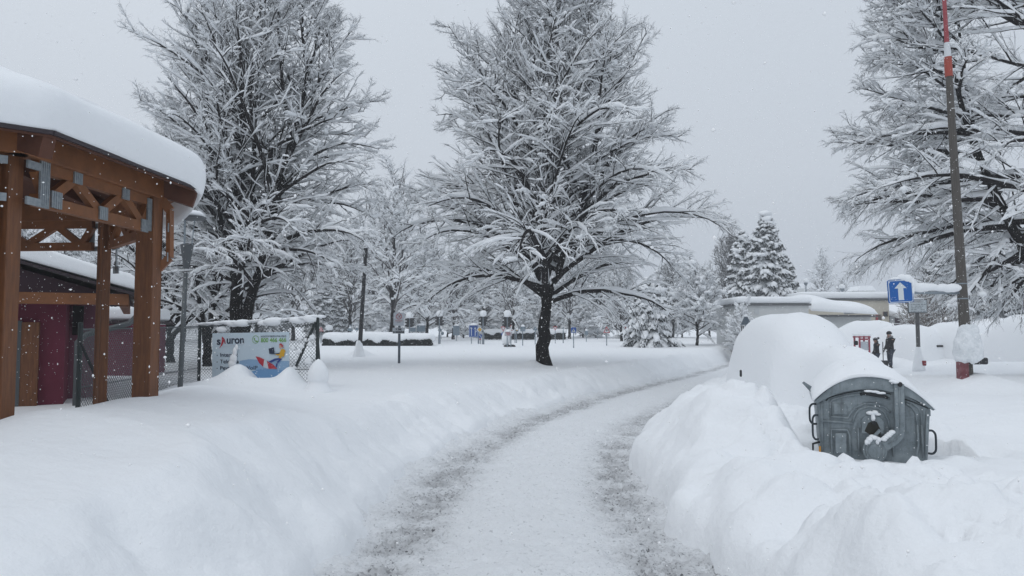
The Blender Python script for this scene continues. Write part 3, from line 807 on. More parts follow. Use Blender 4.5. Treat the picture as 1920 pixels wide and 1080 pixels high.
# ============================================================ GAZEBO
GC = (-6.006, 6.798); GTH = -.465; GR = 2.95; GK = .853; GZ_E = 3.2
def gpt(i, r, z): 
    a = GTH + i * PI / 4
    return Vector((GC[0] + r * math.cos(a), GC[1] + r * math.sin(a), z))
GF = .35     # floor height
gz_ = thing('gazebo', 'octagonal brown timber gazebo with a thick snow cap, at the left edge', 'gazebo', (GC[0], GC[1], 0))
def gbuild(mb, name, m, **k):
    o = mb.build(name, m, None, **k); o.location = (0, 0, 0)
    o.parent = gz_; o.matrix_parent_inverse = Matrix.Translation((-GC[0], -GC[1], 0)); return o
RP = GR * GK
apex = Vector((GC[0], GC[1], 4.1))
gal_parent = None
for i in range(8):
    a = GTH + i * PI / 4; rad = Vector((math.cos(a), math.sin(a), 0)); tan = Vector((-math.sin(a), math.cos(a), 0))
    # a post of two timbers, one in line with each neighbouring side, and a core strip between
    pb = MB()
    for s in (-1, 1):
        sd = (gpt(i + s, RP, 0) - gpt(i, RP, 0)).normalized()
        out = Vector((sd.y, -sd.x, 0)) * s
        ks = .5 if i in (2, 3, 4, 5) else 1.0
        c = gpt(i, RP, 0) + sd * .078 * ks + (Vector((-.12, -.02, 0)) if i == 0 else Vector((0, 0, 0)))
        M = Matrix(((sd.x, -out.x * 1, 0), (sd.y, -out.y * 1, 0), (0, 0, 1)))
        pb.box((c.x, c.y, (GF + 3.12) / 2), (.15 * ks, .185 * ks, 3.12 - GF), M.to_4x4())
    po = gbuild(pb, 'post', WOOD, bevel=.006, seg=1)
    core = MB(); c = gpt(i, RP - .02, 0) + (Vector((-.12, -.02, 0)) if i == 0 else Vector((0, 0, 0))); core.box((c.x, c.y, (GF + 3.0) / 2), (.075, .09, 3.0 - GF), Matrix.Rotation(a, 4, 'Z'))
    o = core.build('spacer_strip', WOODB, po)
    # hip rafter
    rf = MB(); rf.bar(apex - Vector((0, 0, .12)), gpt(i, GR - .05, GZ_E - .10), .10, .16)
    gbuild(rf, 'hip_rafter', WOODD)
    # side i -> i+1
    A = gpt(i, RP, 0); B = gpt(i + 1, RP, 0); sd = (B - A).normalized(); out = Vector((sd.y, -sd.x, 0)); L_ = (B - A).length
    def S(t, z, off=0): 
        v = A + sd * (t * L_) + out * off; return Vector((v.x, v.y, z))
    rb = MB(); rb.bar(S(-.04, 3.18, .03), S(1.04, 3.18, .03), .15, .19)
    gbuild(rb, 'ring_beam', WOODB, bevel=.005, seg=1)
    tb = MB()
    tb.bar(S(.09, 3.045, .02), S(.91, 3.045, .02), .07, .095); tb.bar(S(.09, 2.775, .02), S(.91, 2.775, .02), .07, .095)
    ts = (.17, .33, .52, .69, .86); nodes = [(ts[0], 2.80), (ts[1], 3.03), (ts[2], 2.80), (ts[3], 3.03), (ts[4], 2.80)]
    tb.bar(S(.095, 3.01, .02), S(.155, 2.815, .02), .055, .075)
    for (t0, z0), (t1, z1) in zip(nodes[:-1], nodes[1:]): tb.bar(S(t0, z0, .021), S(t1, z1, .021), .055, .08)
    tb.bar(S(.86, 2.81, .02), S(.915, 3.0, .02), .055, .075)
    tr = gbuild(tb, 'truss', WOODB)
    def plate(t0, t1, z0, z1, off=.062, corr=True):
        p = MB(); n = 9 if corr else 1
        for k in range(n):
            u0 = t0 + (t1 - t0) * k / n; u1 = t0 + (t1 - t0) * (k + 1) / n
            dpt = .012 if k % 2 else .018
            p.bar(S(u0, (z0 + z1) / 2, off), S(u1 - .0006, (z0 + z1) / 2, off), dpt, z1 - z0)
        return p.build('nail_plate', GALV, tr)
    plate(.095, .15, 2.72, 3.09); plate(.165, .23, 2.74, 2.875); plate(.305, .36, 2.99, 3.09); plate(.49, .55, 2.74, 2.855); plate(.665, .72, 2.98, 3.08); plate(.835, .89, 2.72, 2.84)
    plate(.885, .925, 2.74, 3.06)
    for z in (3.0, 2.72): plate(.925, .97, z, z + .06, corr=False); plate(.02, .095, z, z + .06, corr=False)
    # tails of the common rafters
    for t in (.16, .39, .61, .84):
        r_ = MB(); p1 = S(t, 3.30, .5); p0 = S(t, 3.43, -.35)
        k = (gpt(i, GR * .93, 0) + (gpt(i + 1, GR * .93, 0) - gpt(i, GR * .93, 0)) * t)
        r_.bar(S(t - .10, 3.315, .0), S(t + .10, 3.315, .0), .06, .085)
        gbuild(r_, 'blocking_board', WOODB if t in (.16, .61) else WOODD)
    # strap with bolts on the outer face of the post
    st = MB()
    c = gpt(i, RP + .145, 0)
    if i == 0: continue
    for z in (2.50, 2.80): st.box((c.x, c.y, z), (.012, .10, .09), Matrix.Rotation(a, 4, 'Z'))
    st.bar(Vector((c.x, c.y, 2.5)), Vector((c.x, c.y, 2.8)), .03, .012)
    st.build('strap', GALV, po)
# corner braces : curved-looking knee plates outside the posts
for i in (1,):
    a = GTH + i * PI / 4; kb = MB()
    p0 = gpt(i, RP + .06, 3.10); p1 = gpt(i, RP + .15, 2.98); p2 = gpt(i, RP + .16, 2.5); p3 = gpt(i, RP + .06, 2.38)
    kb.bar(p0, p1, .09, .09); kb.bar(p1, p2, .09, .04); kb.bar(p2, p3, .09, .07)
    gbuild(kb, 'knee_piece', WOODB)
# deck (two skins) and edge trim
dk = MB(); n = 8
vs = [apex - Vector((0, 0, .01))] + [gpt(i, GR, GZ_E - .03) for i in range(8)] + [apex + Vector((0, 0, .05))] + [gpt(i, GR, GZ_E + .02) for i in range(8)]
fs = [(0, 1 + (i + 1) % 8, 1 + i) for i in range(8)] + [(9, 10 + i, 10 + (i + 1) % 8) for i in range(8)] + [(1 + i, 1 + (i + 1) % 8, 10 + (i + 1) % 8, 10 + i) for i in range(8)]
dk.add(vs, fs); gbuild(dk, 'roof_deck', WOODD)
ed = MB()
for i in range(8):
    ed.bar(gpt(i, GR + .012, GZ_E + .004), gpt(i + 1, GR + .012, GZ_E + .004), .022, .032)
gbuild(ed, 'eave_trim', EDGE)
fa = MB()
for i in (1, 2, 3, 4, 5, 6):   # closed boarding under the eave on the sides away from the road
    p0, p1 = gpt(i, GR - .06, GZ_E - .04), gpt(i + 1, GR - .06, GZ_E - .04)
    q0, q1 = gpt(i, RP + .13, 3.14), gpt(i + 1, RP + .13, 3.14)
    fa.add([p0, p1, q1, q0, p0 + Vector((0, 0, .015)), p1 + Vector((0, 0, .015)), q1 + Vector((0, 0, .015)), q0 + Vector((0, 0, .015))], [(0, 1, 2, 3), (7, 6, 5, 4), (0, 4, 5, 1), (2, 6, 7, 3)])
gbuild(fa, 'soffit_boarding', WOODB)
fl = MB(); fl.add([gpt(i, RP + .25, GF) for i in range(8)] + [gpt(i, RP + .25, GF - .25) for i in range(8)], [tuple(range(8)), tuple(range(15, 7, -1))] + [(i, (i + 1) % 8, 8 + (i + 1) % 8, 8 + i)[::-1] for i in range(8)])
gbuild(fl, 'floor', mat('concrete_floor', (.25, .25, .26), .9))
# thick snow cap
na = 160; prof = [(-.10, .02, 0), (.015, .0, 1), (.05, .08, 1), (.06, .20, .6), (.02, .31, .2), (-.08, .39, 0), (-.24, .45, 0), (-.52, .54, 0)]
prof = smoothrows(prof, 20); rows = []
for a_ in np.linspace(0, 2 * PI, na, endpoint=False):
    k = ((a_ - GTH) % (PI / 4)); Re = GR * math.cos(PI / 8) / math.cos(k - PI / 8)
    Rs = Re * .8 + .2 * GR * .98 if False else Re
    nzv = float(fbm(math.cos(a_) * 2.5 + 9, math.sin(a_) * 2.5, 1.1, 3, 7))
    back = sstep(.80, .98, math.cos(a_ - (GTH + PI * .42)))
    col = []
    for o_, z_, dr in prof:
        zz = GZ_E + .015 + z_ * (1 + .22 * nzv) - dr * max(0, .03 * nzv + .28 * float(back))
        col.append((Re + o_ * (1 + .5 * nzv), zz))
    for s_ in np.linspace(.80, .02, 12):
        zt = GZ_E + .57 + (1 - s_ / .83) * .86 + .10 * float(fbm(math.cos(a_) * s_ * 3 + 3, math.sin(a_) * s_ * 3, .9, 3, 17))
        soft = Re * s_ * (.0 + 1) ; col.append((Re * s_ * (1 - .06 * (1 - s_)), zt))
    rows.append([(GC[0] + r * math.cos(a_), GC[1] + r * math.sin(a_), z) for r, z in col])
V = np.array(rows); nr = V.shape[1]; V = np.concatenate([V.reshape(-1, 3), [[GC[0], GC[1], 4.64]]])
ii = np.arange(na * nr).reshape(na, nr); jj = np.roll(ii, -1, 0)
F4 = np.stack([ii[:, :-1], jj[:, :-1], jj[:, 1:], ii[:, 1:]], -1).reshape(-1, 4); F3 = np.stack([ii[:, -1], jj[:, -1], np.full(na, len(V) - 1)], -1)
o = link('snow_cover', npmesh('snow_cover', V, [F4, F3]), SNOW); o.parent = gz_; o.matrix_parent_inverse = Matrix.Translation((-GC[0], -GC[1], 0))

# ============================================================ MAGENTA HOUSE behind the gazebo
HY = 12.6
hx = lambda px, d=HY: ray(px, 622)[0] * d
hz_ = lambda py, d=HY: CAMZ + (622 - py) / FPX * d
hs_ = thing('house', 'dark magenta house with a low gable and snowy roof behind the gazebo', 'house', (hx(240), HY, 0), math.radians(26.5))
HI = Matrix.Translation((-hx(240), -HY, 0))
def hb(mb, name, m, par=None, **k):
    o = mb.build(name, m, **k); o.parent = par or hs_; o.matrix_parent_inverse = HI; return o
xe, xr = hx(240), hx(240) - 5.6; ze = hz_(566); xa = (xe + xr) / 2; za = ze + (xe - xa) * .30
xw = hx(137)
wl = MB(); wl.box(((xw + xr + .4) / 2, HY + 3.2, (ze + .2) / 2), (xw - xr - .4, 6, ze - .2)); hb(wl, 'wall', MAGENTA)
sw = MB(); sw.box(((xw + hx(166)) / 2 + .10, HY + 3.8, (ze + .2) / 2), (hx(166) - xw + .2, 5.4, ze - .24)); hb(sw, 'side_wall', PINK)
gb_ = MB(); gb_.prism([(xr + .25, ze + .10), (xe - .2, ze + .10), (xa, za + .02)], HY - .1, HY + 6); hb(gb_, 'gable_wall', mat('gable_boarding', (.035, .014, .022), .8))
bm_ = MB(); bm_.box(((xr + xe) / 2, HY - .16, ze + .03), (xe - xr, .12, .18)); hb(bm_, 'fascia_beam', WOODB)
bm_ = MB(); bm_.box((xe - .07, HY + 3, ze + .0), (.14, 6.1, .16)); hb(bm_, 'eave_beam', WOODB)
rfm = MB()
for s, x1 in ((1, xe + .12), (-1, xr - .12)):
    rfm.add([(xa, HY - .3, za + .10), (x1, HY - .3, ze + .08), (x1, HY + 6.3, ze + .08), (xa, HY + 6.3, za + .10), (xa, HY - .3, za + .15), (x1, HY - .3, ze + .13), (x1, HY + 6.3, ze + .13), (xa, HY + 6.3, za + .15)],
            [(0, 1, 2, 3), (7, 6, 5, 4), (0, 4, 5, 1), (1, 5, 6, 2), (2, 6, 7, 3)])
rof = hb(rfm, 'roof', EDGE)
sp_ = [(xr - .2, ze + .16), (xr - .26, ze + .3), (xr - .05, ze + .48)] + [(xr + .4 + (xa - xr - .4) * t, ze + .55 + (za - ze - .05) * t) for t in (0, .5, .93)] + [(xa, za + .53)] + \
      [(xe - .4 - (xe - .4 - xa) * t, ze + .55 + (za - ze - .05) * t) for t in (.93, .5, 0)] + [(xe + .0, ze + .46), (xe + .17, ze + .34), (xe + .2, ze + .16), (xa, za + .15)]
so_ = MB().prism(sp_, HY - .34, HY + 6.3); o = hb(so_, 'snow_cover', SNOW, smooth=True, bevel=.06, seg=3, angle=1.0)
win = MB(); win.box((hx(152), HY + .94, hz_(600)), (.16, .1, .5)); hb(win, 'window', DARK)
win = MB(); win.box((hx(166) - .02, HY + 2.4, hz_(610)), (.24, .9, .7)); hb(win, 'window', DARK)
dn = MB(); dn.box((hx(52), HY + .14, .95), (.8, .12, 1.9)); hb(dn, 'door', WOOD)
fr_ = MB(); fr_.box((hx(66), HY + .12, .95), (.07, .1, 1.95)); hb(fr_, 'door_frame', ZINC)
gt = MB(); gt.tube([(xe + .2, HY - .35, ze + .05), (xe + .2, HY + 6, ze + .05)], .07, 8); hb(gt, 'gutter', ZINC)
gt = MB(); g0 = Vector((xe + .16, HY - .3, ze + .0)); x5 = hx(141, HY - .3)
gt.tube([g0, g0 + Vector((-.02, 0, -.22)), g0 + Vector((-.14, 0, -.36)), (x5 + .12, HY - .3, hz_(627, HY - .3)), (x5, HY - .3, hz_(640, HY - .3)), (x5, HY - .3, .1)], .048, 10)
hb(gt, 'downpipe', ZINC, smooth=True)
hop = MB(); hop.lathe([(.05, -.22), (.06, -.12), (.12, 0.02)], 10, g0); hb(hop, 'pipe_hopper', ZINC, smooth=True)
# the lower shed with the bright magenta side
sx = hx(226, 19.5)
sh = thing('shed', 'small bright magenta shed standing in snow right of the house', 'shed', (sx, 20.5, 0))
SI = Matrix.Translation((-sx, -20.5, 0))
for mb, nm, m in ((MB().box((sx - .5, 20.5, 1.15), (1.5, 2, 1.6)), 'wall', mat('bright_magenta', (.17, .012, .045), .75)), (MB().box((sx - .5, 20.5, 2.0), (1.75, 2.3, .08)), 'roof', EDGE)):
    o = mb.build(nm, m); o.parent = sh; o.matrix_parent_inverse = SI
o = MB().box((sx - .5, 20.5, 2.22), (1.7, 2.25, .34)).build('snow_cover', SNOW, bevel=.1, seg=4, smooth=True); o.parent = sh; o.matrix_parent_inverse = SI
rodm = MB(); 
rod = thing('support_rod', 'thin dark diagonal rod leaning in the snow under the gazebo', 'rod', (hx(150, 10.4), 10.4, 0))
o = MB().tube([(0, 0, hz_(640, 10.4)), (hx(222, 10.4) - hx(150, 10.4), 0, .55)], .022, 8).build('bar', BLACK, rod)

# ============================================================ PARK LAMP
lx = at(337, 727, 12.2); ltop = at(353, 408, 12.2)
lm = thing('park_lamp', 'slim grey park lamp with a flat snow topped disc beside the gazebo post', 'street lamp', (lx.x, lx.y, ground1(lx.x, lx.y) - .3))
zt = ltop.z - lm.location.z; lean = ltop.x - lx.x
lx2 = lambda z: lean * z / zt
MB().tube([(0, 0, 0), (lx2(zt - .9), 0, zt - .9)], [.043, .034], 12).build('pole', ZINC, lm, smooth=True)
MB().lathe([(.045, -.38), (.055, -.30), (.10, -.02), (.10, .0), (.02, .03)], 14, (lx2(zt - .45), 0, zt - .45)).build('lamp_head', mat('lamp_grey', (.07, .078, .085), .6), lm, smooth=True, angle=.8)
m_ = MB()
for k in range(3):
    a = k * 2.094 + .3; m_.tube([(lx2(zt - .5) + .07 * math.cos(a), .07 * math.sin(a), zt - .5), (lean + .1 * math.cos(a), .1 * math.sin(a), zt)], .008, 6)
m_.build('strut', POST, lm)
MB().lathe([(.02, -.035), (.26, -.02), (.275, 0), (.27, .012), (.0, .03)], 24, (lean, 0, zt)).build('reflector_disc', mat('lamp_grey', (0, 0, 0)), lm, smooth=True, angle=.8)
MB().lathe([(.24, .014), (.255, .05), (.20, .10), (.08, .125), (.0, .13)], 20, (lean, 0, zt)).build('snow_cover', SNOW, lm, smooth=True)

# ============================================================ FENCE
FP = [at(150, 640, 10.9), at(375, 612, 16.3), at(596, 598, 15.5)]
FP = [Vector((p.x, p.y, 0)) for p in FP]
tops = [1.80, 1.875, 2.01]
MESHW = mat('fence_wire', (.09, .105, .11), .6, metal=.3)
PDARK = mat('dark_green_post', (.012, .02, .02), .55)
fe = thing('chain_link_fence', 'chain link fence on dark posts, capped with snow, beside the gazebo', 'fence', FP[1])
FI = Matrix.Translation(-FP[1])
def fb(mb, name, m, **k):
    o = mb.build(name, m, **k); o.parent = fe; o.matrix_parent_inverse = FI; return o
def wires(A, B, zt0, zt1, z0, cell=.075, r=.0042):
    L_ = (B - A).length; n = int(L_ / cell) ; Hh = max(zt0, zt1) - z0
    P = []
    for k in range(-int(Hh / cell) - 1, n + int(Hh / cell) + 2):
        for s in (1, -1):
            u0 = k * cell; u1 = u0 + s * Hh
            lo, hi = 0.0, 1.0
            for q, pp in ((0, u0), (1, u1)): pass
            # clip to 0..L
            du = u1 - u0
            t0, t1 = sorted(((0 - u0) / du, (L_ - u0) / du)); t0 = max(t0, 0); t1 = min(t1, 1)
            if t1 - t0 < .02: continue
            pts = []
            for t in (t0, t1):
                u = u0 + du * t; f = u / L_; zt_ = zt0 + (zt1 - zt0) * f
                p = A + (B - A) * f; pts.append((p.x, p.y + .004 * s, z0 + (zt_ - z0) * t))
            P.append(pts)
    P = np.array(P); V, F = tubes(P, np.full(P.shape[:2], r), 3)
    return link('chain_link', npmesh('chain_link', V, F, False), MESHW)
for k in range(2):
    o = wires(FP[k], FP[k + 1], tops[k], tops[k + 1], .35); o.parent = fe; o.matrix_parent_inverse = FI
for k, (p, zt_) in enumerate(zip(FP, tops)):
    fb(MB().tube([(p.x, p.y, .1), (p.x, p.y, zt_ + .06)], .034, 10).lathe([(.036, .06), (.03, .085), (.0, .09)], 10, (p.x, p.y, zt_)), 'post', PDARK, smooth=True, angle=.8)
for k in range(2):
    A, B = FP[k], FP[k + 1]
    fb(MB().tube([(A.x, A.y, tops[k] - .02), (B.x, B.y, tops[k + 1] - .02)], .012, 6), 'top_wire', MESHW)
    fb(MB().tube([(A.x, A.y, .95), (B.x, B.y, .98)], .006, 5), 'middle_wire', MESHW)
# leaning braces at the right end, with snow lodged in the mesh
E_ = FP[2]
fb(MB().tube([(E_.x - .05, E_.y + .02, 1.95), (E_.x - .62, E_.y + .25, .75)], .03, 8), 'brace', PDARK)
fb(MB().tube([(E_.x - .02, E_.y - .02, 1.9), (E_.x - .15, E_.y + .9, .6)], .03, 8), 'brace', PDARK)
rng = np.random.default_rng(77); C = Cat()
n = 90; t = rng.random(n); A, B = np.array(FP[1]), np.array(FP[2])
t = np.concatenate([t * .98, .80 + .2 * rng.random(40)]); n = len(t)
Pq = A + (B - A) * t[:, None]; Pq[:, 2] = tops[1] + (tops[2] - tops[1]) * t + .02 + .05 * np.maximum(0, fbm(t * 9, t * 0, 1, 2, 3))
S_ = rng.gamma(4, .006, n)[:, None] * np.array([4.5, 1.1, .9]) * rng.uniform(.6, 1.3, (n, 3)); Pq[:, 2] += S_[:, 2] * .4
V, F = blobs(Pq, S_, .05, rng, ICO1, False); C.add(V, F)
for u, zz, sz in ((.30, 1.92, (.17, .06, .07)), (.37, 1.93, (.20, .07, .08)), (.56, 1.93, (.16, .06, .06)), (.64, 1.96, (.24, .08, .09)), (.85, 1.98, (.22, .07, .07)), (.95, 2.01, (.18, .08, .08)), (.20, 1.80, (.14, .04, .07))):
    p = A + (B - A) * u; V, F = blobs(np.array([[p[0], p[1], zz]]), np.array([sz]), .05, rng, ICO1, False); C.add(V, F)
n = 34; t = .80 + .19 * rng.random(n); Pq = A + (B - A) * t[:, None]; Pq[:, 2] = .65 + 1.0 * rng.random(n); S_ = rng.gamma(3, .011, n)[:, None] * np.array([1.5, .25, 1.1])
V, F = blobs(Pq, S_, .07, rng, ICO1, False); C.add(V, F)
o = link('snow_cover', C.mesh('snow_cover'), SNOWT); o['kind'] = 'stuff'; o.parent = fe; o.matrix_parent_inverse = FI

# ============================================================ BANNER
u_ax = (FP[2] - FP[1]).normalized()
tB = at(400, 622, 16.2); tB2 = at(548, 618, 15.75)
f0 = (Vector((tB.x, tB.y, 0)) - FP[1]).dot(u_ax); f1 = (Vector((tB2.x, tB2.y, 0)) - FP[1]).dot(u_ax)
bo = FP[1] + u_ax * f0 + Vector((u_ax.y, -u_ax.x, 0)) * .035
bw = f1 - f0
bz = CAMZ + (622 - 625) / FPX * 16.2
ban = thing('banner', 'pale blue advertising banner with lettering and a surfing figure, tied to the fence', 'banner', (bo.x, bo.y, bz))
ban.rotation_euler = (0, -math.radians(1.0), math.atan2(u_ax.y, u_ax.x))
KX = bw / 1730
def bl(X, Y): return ((X - 60) * KX, -(Y - 95) * KX)
def curve_mesh(obj):
    dg = bpy.context.evaluated_depsgraph_get(); me = bpy.data.meshes.new_from_object(obj.evaluated_get(dg)); bpy.data.objects.remove(obj); return me
def flat(pts, off, m, name, par, thick=.002, loc=None):
    f = MB().prism([(a, b) for a, b in pts], -off - thick, -off, axes=(0, 2, 1)); return f.build(name, m, par)
def text(s, x, z, size, m, par, off, name='lettering', align='LEFT', width=None, bold=0, yaxis=-1):
    cu = bpy.data.curves.new('t', 'FONT'); cu.body = s; cu.size = size; cu.align_x = align; cu.extrude = .0008; cu.offset = bold
    o = bpy.data.objects.new('t', cu); COL.objects.link(o)
    bpy.context.view_layer.update(); me = curve_mesh(o); me.name = name
    co = np.empty(len(me.vertices) * 3, np.float32); me.vertices.foreach_get('co', co); co = co.reshape(-1, 3)
    if width and len(co): k = width / max(1e-6, co[:, 0].max() - co[:, 0].min()); co[:, 0] *= k
    out_ = np.stack([co[:, 0] + x, np.full(len(co), -off) - co[:, 2] * 1.0, co[:, 1] + z], -1)
    me.vertices.foreach_set('co', out_.astype(np.float32).ravel()); me.update(); me.materials.clear()
    return link(name, me, m, par)
BANB = mat('banner_cloth', (.50, .60, .67), .6, noise=(2.5, (.55, .64, .70), .3, .7), bump=(3, .3, .02))
sea1 = mat('banner_pale_blue', (.24, .38, .55), .6); sea2 = mat('banner_mid_blue', (.13, .28, .48), .6)
navy = mat('banner_navy', (.012, .022, .05), .6); red = mat('banner_red', (.42, .02, .035), .6); green = mat('banner_green', (.16, .36, .07), .6)
yel = mat('banner_yellow', (.62, .34, .02), .6); blue = mat('banner_trouser_blue', (.02, .045, .22), .6); pale = mat('banner_grey', (.55, .57, .6), .6); skin_ = mat('banner_skin', (.55, .33, .24), .6)
rust = mat('banner_dark_red', (.3, .03, .06), .6)
gr = MB(); nxx, nzz = 24, 14; vs = []; 
for j in range(nzz + 1):
    for i in range(nxx + 1): 
        x, z = bl(60 + 1730 * i / nxx, 95 + 1000 * j / nzz); vs.append((x, .0, z))
gr.add(vs, [(j * (nxx + 1) + i, j * (nxx + 1) + i + 1, (j + 1) * (nxx + 1) + i + 1, (j + 1) * (nxx + 1) + i)[::-1] for j in range(nzz) for i in range(nxx)])
gr.add([(x, .006, z) for x, y, z in vs[:1]], []) if False else None
sheet = MB().box((bw / 2, .004, -(500) * KX), (bw, .006, 1000 * KX)).build('sheet', BANB, ban)
P_ = lambda *q: [bl(a, b) for a, b in q]
flat(P_((690, 640), (900, 610), (1100, 620), (1300, 640), (1790, 650), (1790, 830), (1250, 830), (690, 790)), .001, sea1, 'sea_band', ban)
flat(P_((960, 850), (1150, 800), (1450, 800), (1790, 850), (1790, 1090), (880, 1090)), .004, sea2, 'wave_band', ban)
lg = [text('s', *bl(165, 318), .20 * bw / 1.67, navy, ban, .004, bold=.006, width=88 * KX), text('uron', *bl(390, 300), .20 * bw / 1.67, navy, ban, .004, bold=.006, width=390 * KX)]
flat(P_((285, 160), (340, 200), (330, 270), (285, 345), (225, 392), (262, 330), (282, 250)), .004, red, 'sail_emblem', ban)
flat(P_((300, 165), (352, 215), (378, 305), (350, 300), (335, 240), (322, 205)), .0065, rust, 'sail_emblem', ban)
flat(P_((310, 352), (780, 322), (780, 328), (310, 359)), .004, pale, 'rule_line', ban)
ring = [(1050 + 76 * math.cos(a), 230 + 76 * math.sin(a)) for a in np.linspace(0, 2 * PI, 33)] + [(1050 + 67 * math.cos(a), 230 + 67 * math.sin(a)) for a in np.linspace(2 * PI, 0, 33)]
flat(P_(*ring), .004, green, 'phone_ring', ban)
flat(P_((1010, 200), (1035, 200), (1040, 228), (1030, 236), (1055, 262), (1068, 250), (1095, 258), (1090, 275), (1070, 278), (1040, 266), (1018, 240)), .004, green, 'phone_symbol', ban)
text('NONSTOP BEZPLATNÁ LINKA', *bl(1165, 190), .045 * bw / 1.67, navy, ban, .004, width=560 * KX)
text('800 466 466', *bl(1165, 285), .11 * bw / 1.67, green, ban, .004, width=560 * KX, bold=.002)
for Y, s, wd in ((555, 'Internet', 400), (685, 'Televízia', 430), (810, 'Pevná linka VoIP', 845)):
    text(s, *bl(245, Y), .10 * bw / 1.67, navy, ban, .006, width=wd * KX, bold=.001)
    flat(P_((170, Y - 35), (190, Y - 35), (190, Y - 16), (170, Y - 16)), .004, navy, 'bullet', ban)
text('www', *bl(260, 940), .09 * bw / 1.67, rust, ban, .006)
flat(P_((1055, 555), (1150, 575), (1300, 640), (1450, 720), (1535, 800), (1350, 795), (1225, 760), (1130, 680)), .007, red, 'surfboard', ban)
flat(P_((1250, 612), (1305, 645), (1345, 795), (1225, 765)), .010, pale, 'surfboard_stripe', ban)
flat(P_((1350, 655), (1480, 600), (1580, 590), (1640, 610), (1600, 650), (1545, 690), (1525, 770), (1500, 775), (1515, 680), (1575, 625), (1490, 640), (1400, 680)), .013, blue, 'trousers', ban)
flat(P_((1630, 415), (1690, 425), (1722, 460), (1700, 490), (1685, 570), (1640, 560), (1620, 600), (1565, 590), (1590, 545), (1530, 540), (1490, 520), (1580, 510)), .016, yel, 'jumper', ban)
flat(P_((1575, 350), (1630, 345), (1640, 395), (1615, 410), (1580, 400)), .016, skin_, 'face', ban)
flat(P_((1580, 345), (1590, 318), (1625, 312), (1650, 340), (1680, 345), (1655, 365), (1690, 400), (1640, 385), (1630, 350)), .019, red, 'cap', ban)
flat(P_((1350, 410), (1465, 385), (1480, 500), (1590, 495), (1590, 515), (1480, 515), (1365, 508)), .019, navy, 'laptop', ban)
# lump of snow frozen to the banner
rng = np.random.default_rng(5); C = Cat()
for X, Y, s in ((600, 470, (.055, .03, .11)), (570, 600, (.09, .035, .12)), (545, 700, (.10, .04, .10)), (640, 380, (.04, .02, .07))):
    x, z = bl(X, Y); V, F = blobs(np.array([[x, -.03, z]]), np.array([s]), .05, rng, ICO1, False); C.add(V, F)
link('snow_clump', C.mesh('snow_clump'), SNOWT, ban)

# ============================================================ small things right of the fence
c = at(597, 690, 14.6); g = ground1(c.x, c.y)
bo_ = thing('bollard', 'short bollard buried under a tall pointed snow cap at the fence end', 'bollard', (c.x, c.y, g - .3))
MB().lathe([(.12, 0), (.12, .55), (.10, .6), (.02, .62)], 14).build('shaft', GREYP, bo_, smooth=True, angle=.8)
pr = smoothrows([(.30, .25), (.21, .38), (.175, .46), (.20, .52), (.19, .66), (.12, .80), (.04, .88), (.0, .90)], 18)
o = MB().lathe([tuple(q) for q in pr], 24).build('snow_cover', SNOW, bo_, smooth=True)
# ============================================================ WASTE CONTAINER
BINM = bpy.data.materials.new('weathered_zinc'); BINM.use_nodes = True
nt = BINM.node_tree; b = nt.nodes['Principled BSDF']; N = nt.nodes.new; L = nt.links.new
tc = N('ShaderNodeTexCoord')
v1 = N('ShaderNodeTexVoronoi'); v1.inputs['Scale'].default_value = 55; L(tc.outputs['Object'], v1.inputs['Vector'])
n1_ = nz(5, 6, .7); n2n = nz(60, 3, .6)
mpz = N('ShaderNodeMapping'); mpz.inputs['Scale'].default_value = (18, 18, 1.2); L(tc.outputs['Object'], mpz.inputs['Vector'])
strk = nz(1.0, 5, .6, mpz.outputs['Vector'])
c1 = mixc(mr(n1_, .38, .62), (.125, .15, .162), (.27, .305, .32))
c1 = mixc(mth('MULTIPLY', mr(v1.outputs['Distance'], .1, .6), .35), c1, (.24, .285, .31))
c1 = mixc(mth('MULTIPLY', mr(strk, .55, .72), .45), c1, (.05, .055, .055))
L(c1, b.inputs['Base Color']); b.inputs['Metallic'].default_value = .25; b.inputs['Roughness'].default_value = .55
bp = N('ShaderNodeBump'); bp.inputs['Strength'].default_value = .25; bp.inputs['Distance'].default_value = .004; L(n2n, bp.inputs['Height']); L(bp.outputs['Normal'], b.inputs['Normal'])

BC = at(1632, 622, 7.6)
bin_ = thing('waste_container', 'weathered grey galvanised waste container with a domed snow topped lid', 'waste container', (BC.x, 7.6, 0), math.radians(-20)); bin_.scale = (.93, 1, 1)
K7 = FPX / 7.6
def bq(X, Y): return ((1480 + X / 4.5 - 1632) / K7, CAMZ + (622 - (660 + Y / 4.5)) / K7)   # from close-up coordinates to local x,z
bd = MB()
wt, wb, zt_, zb_ = .555, .505, 1.03, .28; D_ = 1.28
vs = []
for y0, ins in ((0, 0), (D_, 0)):
    vs += [(-wb, y0 + (.05 if y0 == 0 else -.05), zb_), (wb, y0 + (.05 if y0 == 0 else -.05), zb_), (wt, y0, zt_ + .02), (-wt, y0, zt_ + .02)]
bd.add(vs, [(0, 1, 2, 3), (7, 6, 5, 4), (0, 4, 5, 1), (1, 5, 6, 2), (2, 6, 7, 3), (3, 7, 4, 0)])
body = bd.build('body', BINM, bin_, bevel=.025, seg=3, smooth=True, angle=.6)
